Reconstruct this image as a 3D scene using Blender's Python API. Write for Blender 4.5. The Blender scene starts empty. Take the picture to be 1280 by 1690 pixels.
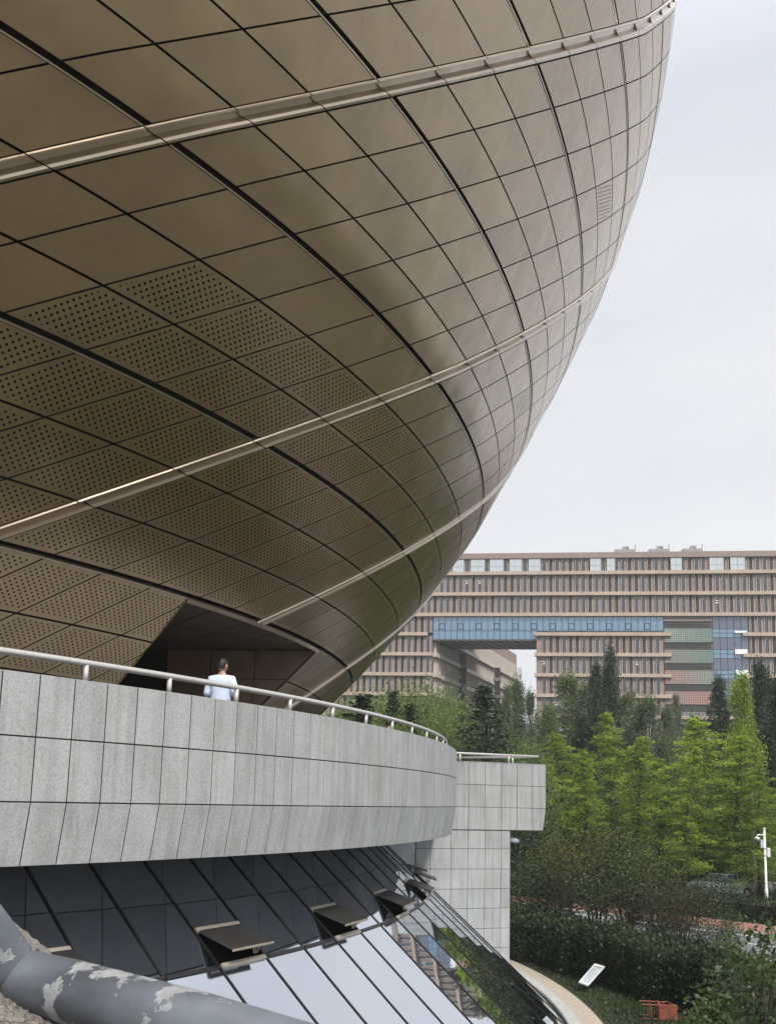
import bpy, bmesh, math, random
import numpy as np
from mathutils import Matrix, Vector
R = math.radians
random.seed(7); rng = np.random.default_rng(7)
SC = bpy.context.scene
COL = SC.collection

# ------------------------------------------------------------------ camera
FPX, PITCH, ROLL, PY = 1600.0, 0.1553863564, 0.0243985744, 1070.82
cf = Vector((0, math.cos(PITCH), math.sin(PITCH)))
cu = Vector((0, -math.sin(PITCH), math.cos(PITCH)))
cr = Vector((1, 0, 0))
r2 = cr * math.cos(ROLL) + cu * math.sin(ROLL)
u2 = cu * math.cos(ROLL) - cr * math.sin(ROLL)
cam = bpy.data.cameras.new('camera')
camo = bpy.data.objects.new('camera', cam); COL.objects.link(camo)
camo.matrix_world = Matrix(((r2.x, u2.x, -cf.x, 0), (r2.y, u2.y, -cf.y, 0), (r2.z, u2.z, -cf.z, 0), (0, 0, 0, 1)))
cam.sensor_fit = 'HORIZONTAL'; cam.sensor_width = 36
cam.lens = 36 * FPX / 1280
cam.shift_y = (PY - 845) / 1280
cam.clip_start = 0.05; cam.clip_end = 3000
SC.camera = camo

def ray(px, py):
    return cf + r2 * ((px - 640) / FPX) - u2 * ((py - PY) / FPX)
def atY(px, py, Y):
    d = ray(px, py); return d * (Y / d.y)
def atZ(px, py, Z):
    d = ray(px, py); return d * (Z / d.z)

# ------------------------------------------------------------------ sky, sun, exposure
SUN_EL, SUN_AZ = 48.0, 160.0          # azimuth clockwise from +Y
w = bpy.data.worlds.new('World'); SC.world = w; w.use_nodes = True
nt = w.node_tree; nt.nodes.clear(); N = nt.nodes.new; Lk = nt.links.new
out = N('ShaderNodeOutputWorld'); bg = N('ShaderNodeBackground'); Lk(bg.outputs[0], out.inputs[0])
bg.inputs['Strength'].default_value = 0.1
sky = N('ShaderNodeTexSky'); sky.sky_type = 'NISHITA'; sky.sun_disc = False
sky.sun_elevation = R(SUN_EL); sky.sun_rotation = R(SUN_AZ); sky.dust_density = 3; sky.air_density = 1
tc = N('ShaderNodeTexCoord'); mp = N('ShaderNodeMapping'); mp.inputs['Scale'].default_value = (1, 1, 2.4)
Lk(tc.outputs['Generated'], mp.inputs['Vector'])
nz = N('ShaderNodeTexNoise'); nz.inputs['Scale'].default_value = 1.7; nz.inputs['Detail'].default_value = 5; nz.inputs['Roughness'].default_value = .5
Lk(mp.outputs[0], nz.inputs['Vector'])
cr_ = N('ShaderNodeValToRGB'); e = cr_.color_ramp.elements
e[0].position = .32; e[0].color = (7.9, 8.15, 8.9, 1); e[1].position = .68; e[1].color = (9.6, 9.6, 9.7, 1)
Lk(nz.outputs['Fac'], cr_.inputs[0])
sx = N('ShaderNodeSeparateXYZ'); Lk(tc.outputs['Generated'], sx.inputs[0])
gr = N('ShaderNodeMapRange'); gr.inputs[1].default_value = .62; gr.inputs[2].default_value = 1; gr.inputs[3].default_value = 1.0; gr.inputs[4].default_value = 2.2
Lk(sx.outputs['Z'], gr.inputs[0])
mul = N('ShaderNodeVectorMath'); mul.operation = 'SCALE'; Lk(cr_.outputs[0], mul.inputs[0]); Lk(gr.outputs[0], mul.inputs['Scale'])
mx = N('ShaderNodeMixRGB'); mx.inputs[0].default_value = .9; Lk(sky.outputs[0], mx.inputs[1]); Lk(mul.outputs[0], mx.inputs[2])
Lk(mx.outputs[0], bg.inputs['Color'])
sl = bpy.data.lights.new('sun', 'SUN'); sl.energy = 3.8; sl.angle = R(12); sl.color = (1, .96, .9)
so = bpy.data.objects.new('sun', sl); COL.objects.link(so)
sd = Vector((math.sin(R(SUN_AZ)) * math.cos(R(SUN_EL)), math.cos(R(SUN_AZ)) * math.cos(R(SUN_EL)), math.sin(R(SUN_EL))))
so.rotation_euler = sd.to_track_quat('Z', 'Y').to_euler(); so.location = sd * 200
vs = SC.view_settings; vs.view_transform = 'Standard'; vs.look = 'None'; vs.exposure = 0.0; vs.gamma = 1; vs.use_curve_mapping = False
SC.cycles.max_bounces = 8; SC.cycles.transparent_max_bounces = 12; SC.cycles.volume_bounces = 1
SC.cycles.volume_step_rate = 4

# ------------------------------------------------------------------ helpers
def tag(o, label=None, cat=None, group=None, kind=None):
    if label: o['label'] = label
    if cat: o['category'] = cat
    if group: o['group'] = group
    if kind: o['kind'] = kind
    return o
def link(name, me, parent=None, loc=None, rz=None):
    o = bpy.data.objects.new(name, me); COL.objects.link(o)
    if parent is not None: o.parent = parent
    if loc is not None: o.location = loc
    if rz is not None: o.rotation_euler = (0, 0, rz)
    return o
def empty(name, loc, label, cat, group=None, rz=0):
    o = bpy.data.objects.new(name, None); COL.objects.link(o); o.location = loc; o.rotation_euler = (0, 0, rz)
    o.empty_display_size = .2
    return tag(o, label, cat, group)
def mesh(name, V, F, mat, smooth=False, mats=None, midx=None):
    me = bpy.data.meshes.new(name); me.from_pydata([tuple(map(float, v)) for v in V], [], [tuple(f) for f in F])
    if mats:
        for m_ in mats: me.materials.append(m_)
        if midx is not None: me.polygons.foreach_set('material_index', midx)
    elif mat: me.materials.append(mat)
    if smooth: me.polygons.foreach_set('use_smooth', [True] * len(me.polygons))
    me.update(); return me
class MB:
    def __init__(s): s.V = []; s.F = []; s.M = []
    def add(s, V, F, mi=0):
        b = len(s.V); s.V += [tuple(v) for v in V]; s.F += [tuple(i + b for i in f) for f in F]; s.M += [mi] * len(F); return s
    def box(s, x0, x1, y0, y1, z0, z1, M=None, mi=0):
        V = [Vector((x, y, z)) for z in (z0, z1) for y in (y0, y1) for x in (x0, x1)]
        if M is not None: V = [M @ v for v in V]
        return s.add(V, [(0, 2, 3, 1), (4, 5, 7, 6), (0, 1, 5, 4), (2, 6, 7, 3), (0, 4, 6, 2), (1, 3, 7, 5)], mi)
    def hexa(s, A, B, mi=0):     # A, B: 4 points each, B above/behind A
        return s.add(list(A) + list(B), [(3, 2, 1, 0), (4, 5, 6, 7), (0, 1, 5, 4), (1, 2, 6, 5), (2, 3, 7, 6), (3, 0, 4, 7)], mi)
    def tube(s, pts, rad, n=8, cap=True, mi=0):
        pts = [Vector(p) for p in pts]; rads = rad if hasattr(rad, '__len__') else [rad] * len(pts)
        rings = []; up = None
        for i, p in enumerate(pts):
            a = pts[max(i - 1, 0)]; b = pts[min(i + 1, len(pts) - 1)]; t = (b - a).normalized()
            if up is None:
                up = Vector((0, 0, 1)) if abs(t.z) < .9 else Vector((1, 0, 0))
            x = t.cross(up).normalized(); y = x.cross(t).normalized(); up = y
            sc = 1.0
            if 0 < i < len(pts) - 1:
                c = (pts[i] - a).normalized().dot((b - pts[i]).normalized()); sc = 1
            rings.append([p + (x * math.cos(k * 2 * math.pi / n) + y * math.sin(k * 2 * math.pi / n)) * rads[i] * sc for k in range(n)])
        V = [v for r_ in rings for v in r_]; F = []
        for i in range(len(pts) - 1):
            for k in range(n):
                F.append((i * n + k, i * n + (k + 1) % n, (i + 1) * n + (k + 1) % n, (i + 1) * n + k))
        if cap: F += [tuple(range(n))[::-1], tuple((len(pts) - 1) * n + k for k in range(n))]
        return s.add(V, F, mi)
    def ball(s, c, rx, ry=None, rz=None, n=12, m=8, mi=0):
        ry = ry or rx; rz = rz or rx; c = Vector(c); V = [c + Vector((0, 0, rz))]
        for i in range(1, m):
            a = math.pi * i / m
            for k in range(n):
                b = 2 * math.pi * k / n; V.append(c + Vector((rx * math.sin(a) * math.cos(b), ry * math.sin(a) * math.sin(b), rz * math.cos(a))))
        V.append(c - Vector((0, 0, rz))); F = [(0, 1 + k, 1 + (k + 1) % n) for k in range(n)]
        for i in range(m - 2):
            for k in range(n):
                a = 1 + i * n + k; b = 1 + i * n + (k + 1) % n; F.append((a, a + n, b + n, b))
        l = len(V) - 1; o = 1 + (m - 2) * n; F += [(o + k, l, o + (k + 1) % n) for k in range(n)]
        return s.add(V, F, mi)
    def mesh(s, name, mat=None, smooth=False, mats=None):
        return mesh(name, s.V, s.F, mat, smooth, mats, s.M if mats else None)
    def build(s, name, mat=None, parent=None, smooth=False, mats=None, loc=None, rz=None):
        return link(name, s.mesh(name, mat, smooth, mats), parent, loc, rz)
def bevel(me, w_, seg=1):
    bm = bmesh.new(); bm.from_mesh(me); bmesh.ops.remove_doubles(bm, verts=bm.verts, dist=1e-5)
    bmesh.ops.bevel(bm, geom=list(bm.edges), offset=w_, segments=seg, affect='EDGES', profile=.6); bm.to_mesh(me); bm.free(); return me
def setnormals(me):
    bm = bmesh.new(); bm.from_mesh(me); bmesh.ops.remove_doubles(bm, verts=bm.verts, dist=1e-5); bmesh.ops.recalc_face_normals(bm, faces=bm.faces); bm.to_mesh(me); bm.free(); return me

# ------------------------------------------------------------------ materials
def newmat(name):
    m = bpy.data.materials.new(name); m.use_nodes = True; t = m.node_tree
    b = t.nodes['Principled BSDF']; return m, t, b
def pos_noise(t, scale, detail=4, rough=.55, coord='pos', stretch=None, rand=False):
    if coord == 'pos':
        g = t.nodes.new('ShaderNodeNewGeometry'); s = g.outputs['Position']
    else:
        g = t.nodes.new('ShaderNodeTexCoord'); s = g.outputs['Object']
    if stretch:
        mm = t.nodes.new('ShaderNodeMapping'); mm.inputs['Scale'].default_value = stretch; t.links.new(s, mm.inputs[0]); s = mm.outputs[0]
    if rand:
        oi = t.nodes.new('ShaderNodeObjectInfo'); va = t.nodes.new('ShaderNodeVectorMath'); va.operation = 'MULTIPLY_ADD'
        t.links.new(oi.outputs['Random'], va.inputs[0]); va.inputs[1].default_value = (37, 51, 23); t.links.new(s, va.inputs[2]); s = va.outputs[0]
    n = t.nodes.new('ShaderNodeTexNoise'); n.inputs['Scale'].default_value = scale; n.inputs['Detail'].default_value = detail; n.inputs['Roughness'].default_value = rough
    t.links.new(s, n.inputs['Vector']); return n.outputs['Fac']
def ramp(t, fac, stops):
    r_ = t.nodes.new('ShaderNodeValToRGB'); el = r_.color_ramp.elements
    while len(el) < len(stops): el.new(.5)
    for q, (p, c) in zip(el, stops): q.position = p; q.color = (*c, 1) if len(c) == 3 else c
    t.links.new(fac, r_.inputs[0]); return r_.outputs[0]
def mixc(t, fac, a, b, mode='MIX'):
    m = t.nodes.new('ShaderNodeMixRGB'); m.blend_type = mode
    for s, v in ((m.inputs[0], fac), (m.inputs[1], a), (m.inputs[2], b)):
        if isinstance(v, (int, float)): s.default_value = v
        elif isinstance(v, tuple): s.default_value = (*v, 1)
        else: t.links.new(v, s)
    return m.outputs[0]
def bump(t, b, h, strength, dist=.01):
    n = t.nodes.new('ShaderNodeBump'); n.inputs['Strength'].default_value = strength; n.inputs['Distance'].default_value = dist
    t.links.new(h, n.inputs['Height']); t.links.new(n.outputs[0], b.inputs['Normal']); return n
def math_(t, op, a, b=None):
    m = t.nodes.new('ShaderNodeMath'); m.operation = op
    for s, v in ((m.inputs[0], a), (m.inputs[1], b)):
        if v is None: continue
        if isinstance(v, (int, float)): s.default_value = v
        else: t.links.new(v, s)
    return m.outputs[0]
def simple(name, col, rough=.6, metal=0, var=.12, scale=3, bumps=.0, bscale=40, obj_var=0, spec=.5):
    m, t, b = newmat(name)
    n = pos_noise(t, scale)
    c = ramp(t, n, [(.3, tuple(v * (1 - var) for v in col)), (.7, tuple(min(1, v * (1 + var)) for v in col))])
    if obj_var:
        oi = t.nodes.new('ShaderNodeObjectInfo')
        g = ramp(t, oi.outputs['Random'], [(0, (1 - obj_var,) * 3), (1, (1, 1, 1))]); c = mixc(t, 1.0, c, g, 'MULTIPLY')
    t.links.new(c, b.inputs['Base Color']); b.inputs['Roughness'].default_value = rough; b.inputs['Metallic'].default_value = metal
    b.inputs['Specular IOR Level'].default_value = spec
    if bumps: bump(t, b, pos_noise(t, bscale, 3), bumps)
    return m

def bronze_mat(name, perforated=False, col=(.345, .245, .115), rough=.36):
    m, t, b = newmat(name)
    n1 = pos_noise(t, .45, 3, rand=True); n2 = pos_noise(t, 90, 2); n3 = pos_noise(t, 6, 4, stretch=(1, 1, .35))
    c = ramp(t, n1, [(.3, tuple(v * .92 for v in col)), (.7, tuple(v * 1.08 for v in col))])
    oi = t.nodes.new('ShaderNodeObjectInfo')
    g = ramp(t, oi.outputs['Random'], [(0, (.90, .90, .91)), (1, (1.0, 1.0, 1.0))]); c = mixc(t, 1.0, c, g, 'MULTIPLY')
    d = ramp(t, n3, [(.35, (.93, .92, .9)), (.6, (1, 1, 1))]); c = mixc(t, .8, c, d, 'MULTIPLY')
    t.links.new(c, b.inputs['Base Color']); b.inputs['Metallic'].default_value = .8
    b.inputs['Coat Weight'].default_value = 1.0; b.inputs['Coat Roughness'].default_value = .27; b.inputs['Coat IOR'].default_value = 2.0
    rr = ramp(t, n3, [(.3, (rough + .07,) * 3), (.7, (rough - .03,) * 3)]); t.links.new(rr, b.inputs['Roughness'])
    n4 = pos_noise(t, 1.1, 1, .4, stretch=(1, 1, .6))
    bn = bump(t, b, n4, .8, .09)
    wn_ = t.nodes.new('ShaderNodeTexWhiteNoise'); wn_.noise_dimensions = '1D'; t.links.new(oi.outputs['Random'], wn_.inputs['W'])
    va = t.nodes.new('ShaderNodeVectorMath'); va.operation = 'SUBTRACT'; t.links.new(wn_.outputs['Color'], va.inputs[0]); va.inputs[1].default_value = (.5, .5, .5)
    vb = t.nodes.new('ShaderNodeVectorMath'); vb.operation = 'SCALE'; t.links.new(va.outputs[0], vb.inputs[0]); vb.inputs['Scale'].default_value = .05
    gn = t.nodes.new('ShaderNodeNewGeometry'); vc = t.nodes.new('ShaderNodeVectorMath'); vc.operation = 'ADD'; t.links.new(gn.outputs['Normal'], vc.inputs[0]); t.links.new(vb.outputs[0], vc.inputs[1])
    vd = t.nodes.new('ShaderNodeVectorMath'); vd.operation = 'NORMALIZE'; t.links.new(vc.outputs[0], vd.inputs[0]); t.links.new(vd.outputs[0], bn.inputs['Normal'])
    if perforated:
        uv = t.nodes.new('ShaderNodeUVMap'); uv.uv_map = 'metres'; e_ = t.nodes.new('ShaderNodeUVMap'); e_.uv_map = 'cell'
        sp = t.nodes.new('ShaderNodeSeparateXYZ'); t.links.new(uv.outputs[0], sp.inputs[0])
        P = .125
        ds = []
        for off in (0, .5):
            fx = math_(t, 'SUBTRACT', math_(t, 'FRACT', math_(t, 'ADD', math_(t, 'DIVIDE', sp.outputs[0], P), off)), .5)
            fy = math_(t, 'SUBTRACT', math_(t, 'FRACT', math_(t, 'ADD', math_(t, 'DIVIDE', sp.outputs[1], P), off)), .5)
            ds.append(math_(t, 'ADD', math_(t, 'MULTIPLY', fx, fx), math_(t, 'MULTIPLY', fy, fy)))
        dm = math_(t, 'MINIMUM', ds[0], ds[1])
        hole = math_(t, 'LESS_THAN', dm, .027)
        se = t.nodes.new('ShaderNodeSeparateXYZ'); t.links.new(e_.outputs[0], se.inputs[0])
        for q in (0, 1):
            hole = math_(t, 'MULTIPLY', hole, math_(t, 'GREATER_THAN', se.outputs[q], .055))
            hole = math_(t, 'MULTIPLY', hole, math_(t, 'LESS_THAN', se.outputs[q], .945))
        tr = t.nodes.new('ShaderNodeBsdfTransparent'); mx_ = t.nodes.new('ShaderNodeMixShader'); o_ = t.nodes['Material Output']
        t.links.new(hole, mx_.inputs[0]); t.links.new(b.outputs[0], mx_.inputs[1]); t.links.new(tr.outputs[0], mx_.inputs[2]); t.links.new(mx_.outputs[0], o_.inputs[0])
    return m
M_BR = bronze_mat('bronze_panel'); M_BRP = bronze_mat('bronze_perforated_panel', True)
M_TRIM = bronze_mat('bronze_trim', col=(.52, .42, .31), rough=.3)
M_EDGE = simple('panel_edge_seal', (.03, .026, .022), .8)
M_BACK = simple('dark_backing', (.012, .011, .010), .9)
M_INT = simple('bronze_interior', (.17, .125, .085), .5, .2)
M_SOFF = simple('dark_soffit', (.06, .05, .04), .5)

def stone_mat(name, col=(.41, .42, .43), sp=.24):
    m, t, b = newmat(name)
    n = pos_noise(t, 34, 5, .75); n0 = pos_noise(t, 1.4, 5, .6); n2 = pos_noise(t, 170, 2)
    st = pos_noise(t, 1.0, 4, .6, stretch=(7, 7, .5))
    c = ramp(t, n, [(.33, tuple(v * (1 - sp) for v in col)), (.5, col), (.68, tuple(min(1, v * (1 + sp)) for v in col))])
    c = mixc(t, 1, c, ramp(t, n0, [(.3, (.86, .86, .85)), (.7, (1.04, 1.04, 1.04))]), 'MULTIPLY')
    c = mixc(t, .9, c, ramp(t, st, [(.36, (.82, .81, .79)), (.56, (1, 1, 1))]), 'MULTIPLY')
    oi = t.nodes.new('ShaderNodeObjectInfo')
    c = mixc(t, 1, c, ramp(t, oi.outputs['Random'], [(0, (.89, .89, .895)), (1, (1.02, 1.02, 1.02))]), 'MULTIPLY')
    t.links.new(c, b.inputs['Base Color']); b.inputs['Roughness'].default_value = .75; b.inputs['Specular IOR Level'].default_value = .3
    bump(t, b, n2, .25, .004); return m
M_ST = stone_mat('granite_tile'); M_ST2 = stone_mat('block_granite_tile', (.385, .395, .405), .09)
M_PALE = simple('pale_panel', (.5, .54, .58), .5)
M_RAIL = None
def rail_mat():
    m, t, b = newmat('rail_paint'); n = pos_noise(t, 25, 5, .65)
    c = ramp(t, n, [(.30, (.25, .20, .16)), (.36, (.5, .49, .47)), (.8, (.62, .62, .61))]); t.links.new(c, b.inputs['Base Color'])
    b.inputs['Roughness'].default_value = .45; b.inputs['Metallic'].default_value = .25; bump(t, b, n, .3, .003); return m
M_RAIL = rail_mat()
def glass_mat(name, base, refl, tint):
    m, t, b = newmat(name); b.inputs['Base Color'].default_value = (*base, 1); b.inputs['Roughness'].default_value = .12
    n = pos_noise(t, .35, 2, .4, rand=True)
    gl = t.nodes.new('ShaderNodeBsdfGlossy'); gl.inputs['Color'].default_value = (*tint, 1); gl.inputs['Roughness'].default_value = .015
    bp = t.nodes.new('ShaderNodeBump'); bp.inputs['Strength'].default_value = .2; bp.inputs['Distance'].default_value = .02
    t.links.new(n, bp.inputs['Height']); t.links.new(bp.outputs[0], gl.inputs['Normal'])
    lw = t.nodes.new('ShaderNodeLayerWeight'); lw.inputs[0].default_value = .5
    mr = t.nodes.new('ShaderNodeMapRange'); mr.inputs[3].default_value = refl[0]; mr.inputs[4].default_value = refl[1]; t.links.new(lw.outputs['Fresnel'], mr.inputs[0])
    mx_ = t.nodes.new('ShaderNodeMixShader'); t.links.new(mr.outputs[0], mx_.inputs[0]); t.links.new(b.outputs[0], mx_.inputs[1]); t.links.new(gl.outputs[0], mx_.inputs[2])
    t.links.new(mx_.outputs[0], t.nodes['Material Output'].inputs[0]); return m
M_GL = glass_mat('skirt_glass', (.012, .016, .022), (.68, .97), (.88, .93, 1.0))
M_GLB = glass_mat('office_glass', (.03, .042, .055), (.03, .45), (.6, .78, .95))
M_MUL = simple('dark_aluminium', (.028, .026, .027), .38, .5)
M_SASH = simple('sash_grey', (.045, .044, .043), .35, .3)
M_ALU = simple('light_aluminium', (.42, .38, .32), .4, .3)
M_CONC = simple('coarse_concrete', (.20, .185, .16), .95, 0, .5, 140, .9, 180)
M_WHITE = simple('white_paint', (.72, .72, .72), .4)

# ------------------------------------------------------------------ ground, kerb, path, road
ZG = -5.8
K = 5.8 / 5.3
def flat(name, pts, z, mat, kind='structure', th=None):
    mb = MB(); n = len(pts)
    if th is None: mb.add([(x, y, z) for x, y in pts], [tuple(range(n))])
    else:
        mb.add([(x, y, z - th) for x, y in pts] + [(x, y, z) for x, y in pts], [tuple(range(n))[::-1], tuple(range(n, 2 * n))] + [(i, (i + 1) % n, n + (i + 1) % n, n + i) for i in range(n)])
    o = mb.build(name, mat); setnormals(o.data); o['kind'] = kind; return o
def grass_mat():
    m, t, b = newmat('grass_ground'); n = pos_noise(t, .6, 5, .6); n2 = pos_noise(t, 12, 4, .7)
    c = ramp(t, n, [(.3, (.012, .02, .007)), (.55, (.024, .036, .012)), (.75, (.045, .052, .02))]); c = mixc(t, .6, c, ramp(t, n2, [(.3, (.5, .5, .5)), (.7, (1.3, 1.3, 1.2))]), 'MULTIPLY')  # ground colour darkened to carry the shade of the trees
    t.links.new(c, b.inputs['Base Color']); b.inputs['Roughness'].default_value = .95; bump(t, b, n2, .8, .05); return m
M_GRASS = grass_mat()
flat('ground', [(-900, -300), (900, -300), (900, 1500), (-900, 1500)], ZG, M_GRASS)
def plaza_mat():
    m, t, b = newmat('plaza_paving'); br = t.nodes.new('ShaderNodeTexBrick'); g_ = t.nodes.new('ShaderNodeNewGeometry'); t.links.new(g_.outputs['Position'], br.inputs[0])
    br.inputs['Scale'].default_value = 1; br.inputs['Brick Width'].default_value = .9; br.inputs['Row Height'].default_value = .6; br.inputs['Mortar Size'].default_value = .01
    br.inputs['Color1'].default_value = (.075, .066, .052, 1); br.inputs['Color2'].default_value = (.065, .057, .046, 1); br.inputs['Mortar'].default_value = (.1, .09, .08, 1)
    t.links.new(br.outputs[0], b.inputs['Base Color']); b.inputs['Roughness'].default_value = .8; return m
flat('plaza', [(-160, -160), (70, -160), (70, 14), (-160, 14)], ZG + .004, plaza_mat())  # out of view, added and toned for its reflection in the bronze shell
M_ASPH = simple('asphalt', (.13, .135, .145), .85, 0, .14, 1.5, .4, 120)
M_RED = simple('red_paving', (.26, .13, .105), .85, 0, .18, 4, .3, 30)
M_LINE = simple('road_paint', (.72, .72, .70), .7, 0, .12, 5)
M_KERB = simple('kerb_stone', (.42, .42, .40), .8, 0, .15, 6, .3, 60)
M_PATH = simple('tan_paving', (.42, .36, .29), .85, 0, .15, 8, .4, 60)
rd = Vector((16.58 - 6.94, 42.05 - 53.04)).normalized(); rn = Vector((rd.y, -rd.x))      # rn points to the near side
if rn.y > 0: rn = -rn
RP = Vector((6.94, 53.04)) * K
def rstrip(a, b, s0=-60, s1=60):
    return [tuple(RP + rd * s0 + rn * a), tuple(RP + rd * s1 + rn * a), tuple(RP + rd * s1 + rn * b), tuple(RP + rd * s0 + rn * b)]
flat('road', rstrip(0, 7.5), ZG + .004, M_ASPH)
for a, b in ((.55, .72),): tag(flat('road_marking', rstrip(a, b), ZG + .008, M_LINE), None)
for k in range(-8, 12):
    flat('road_marking', rstrip(2.9, 3.05, k * 5 + .8, k * 5 + 3.2), ZG + .008, M_LINE)
flat('road_marking', rstrip(6.7, 6.85), ZG + .008, M_LINE)
flat('kerb', rstrip(-.14, 0), ZG + .13, M_KERB, th=.14)
flat('kerb', rstrip(7.5, 7.66), ZG + .13, M_KERB, th=.14)
flat('pavement', rstrip(-3.3, -.142), ZG + .125, M_RED, th=.13)
CC = Vector((-27.898, 28.8345))          # axis of the glass skirt
def annulus(name, c, ra, rb, z0, z1, a0, a1, n, mat, parent=None, kind=None):
    mb = MB()
    for i in range(n):
        t0 = R(a0 + (a1 - a0) * i / n); t1 = R(a0 + (a1 - a0) * (i + 1) / n)
        q = [(c[0] + r_ * math.cos(t), c[1] + r_ * math.sin(t)) for t, r_ in ((t0, ra), (t1, ra), (t1, rb), (t0, rb))]
        mb.hexa([(x, y, z0) for x, y in q], [(x, y, z1) for x, y in q])
    me = mb.mesh(name, mat); setnormals(me)
    o = link(name, me, parent)
    if kind: o['kind'] = kind
    return o
annulus('path', CC, 33.315, 33.95, ZG - .1, ZG + .02, -66, 36, 110, M_PATH, kind='structure')
for k in range(64):
    a = -66 + k * 1.6
    annulus('kerb', CC, 32.975, 33.31, ZG - .1, ZG + .09, a, a + 1.59, 3, M_KERB, kind='structure')

# ------------------------------------------------------------------ the bronze egg
EC = Vector((-27.19, 29.49))
def prof(h):
    if h <= 21:
        v = -.85713788 * h * h + 54.61142674 * h + 492.331 - 4.0
        if h > 9: t = h - 9; v += 1.744 * t * t - .10502 * t ** 3 - 8.4 * t + 2.5 * min(1, t / 6)
        return math.sqrt(max(0, v))
    t = h - 21; return math.sqrt(max(0, 1228.45 + 6.72 * t - 2.413 * t * t))
PF = [-3.34598672e-06, 1.74994853e-03, -1.17936314e-01, 4.39574715, -51.3283246]
def fB(h):
    hc = min(max(h, 3.69), 17.2); v = 0
    for c in PF: v = v * hc + c
    if h < 3.69: v += (h - 3.69) * 2.9
    if h > 17.2: v += (h - 17.2) * 1.55
    return v
HR = [.45, 1.26, 2.07, 2.88, 3.69, 4.51, 5.33, 6.135, 6.93, 7.73, 8.6, 9.39, 10.18, 11.0, 11.85, 12.68, 13.53, 14.35, 15.15, 16.0, 16.83, 17.65, 18.45, 19.3, 20.15, 21.0]
THICK = {1, 4, 7, 10, 13, 16, 19, 22, 25}
OFF = [.83, 3.0, 5.6, 8.2, 10.83, 13.4, 16.0]
TL = -26.17
ZC = 3.68
wl = Vector(atZ(150, 1073, ZC)).xy; wr = Vector(atZ(534, 1073.5, ZC)).xy
wd = (wr - wl).normalized(); wn = Vector((wd.y, -wd.x))
if wn.y > 0: wn = -wn
def TRt(h):
    a = math.atan2(wn.y, wn.x); c = (wl - EC).dot(wn) + .05; q = math.acos(max(-1, min(1, c / prof(h))))
    return max((math.degrees(a + q) + 180) % 360 - 180, TL + .1)
def nrm(h, th):
    d = (prof(h + .05) - prof(h - .05)) / .1; v = Vector((math.cos(th), math.sin(th), -d)); return v.normalized()
def P3(h, thd, off=0, local=False):
    th = R(thd); r_ = prof(h); v = Vector((r_ * math.cos(th), r_ * math.sin(th), h)) + nrm(h, th) * off
    return v if local else v + Vector((EC.x, EC.y, 0))
egg = empty('egg_building', (EC.x, EC.y, .45), 'huge bronze panelled egg-shaped hall bulging over the curved stone terrace', 'building')
def eggpart(name, me, rz=0.0):
    o = link(name, me, egg); o.location = (0, 0, -.45); o.rotation_euler = (0, 0, rz); return o
def panel_mesh(h0, h1, o0, o1, lo=None, hi=None, ns=5, nt_=4, g=.021, name='panel', perf=False, th=.045):
    """patch between rings h0..h1 and between curves o0..o1 (degrees past the spiral); lo/hi clamp the bearing"""
    V = []; UV = []; CE = []
    slant = 0; rows = []
    for j in range(nt_ + 1):
        h = h0 + (h1 - h0) * j / nt_; r_ = prof(h)
        a = fB(h) + o0 + math.degrees(g / r_); b = fB(h) + o1 - math.degrees(g / r_)
        if lo is not None: l_ = lo(h); a = max(a, l_); b = max(b, l_)
        if hi is not None: l_ = hi(h); a = min(a, l_); b = min(b, l_)
        if j: slant += math.hypot(h - hp, r_ - rp)
        hp, rp = h, r_
        for i in range(ns + 1):
            t = a + (b - a) * i / ns; V.append((h, t)); UV.append((R(t) * 27.0, slant + h0 * 1.3)); CE.append((i / ns, j / nt_))
    W = ns + 1; n = len(V)
    pts = [P3(h, t, 0, True) for h, t in V] + [P3(h, t, -th, True) for h, t in V]
    F = []
    for j in range(nt_):
        for i in range(ns):
            a = j * W + i; F.append((a, a + 1, a + 1 + W, a + W))
    rim = [(i, i + 1) for i in range(ns)] + [(ns + j * W, ns + (j + 1) * W) for j in range(nt_)] + [(nt_ * W + i + 1, nt_ * W + i) for i in range(ns)] + [((j + 1) * W, j * W) for j in range(nt_)]
    src = list(range(2 * n))
    for a, b in rim:
        q = len(pts); pts += [pts[b], pts[a], pts[a + n], pts[b + n]]; src += [b, a, a, b]; F.append((q, q + 1, q + 2, q + 3))
    src = [v_ % n for v_ in src]
    me = mesh(name, pts, F, None, False, [M_BRP if perf else M_BR, M_EDGE], [0 if q_ < ns * nt_ else 1 for q_ in range(len(F))])
    u1 = me.uv_layers.new(name='metres'); u2_ = me.uv_layers.new(name='cell')
    for lp in me.loops:
        k = src[lp.vertex_index]; u1.data[lp.index].uv = UV[k]; u2_.data[lp.index].uv = CE[k]
    me.polygons.foreach_set('use_smooth', [i < ns * nt_ for i in range(len(me.polygons))])
    bm = bmesh.new(); bm.from_mesh(me)
    bmesh.ops.dissolve_degenerate(bm, dist=1e-4, edges=bm.edges); bm.to_mesh(me); bm.free()
    return me
def proj(v):
    d = Vector(v); z = d.dot(cf)
    if z < .1: return None
    return (640 + FPX * d.dot(r2) / z, PY - FPX * d.dot(u2) / z)
cells = []
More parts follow.
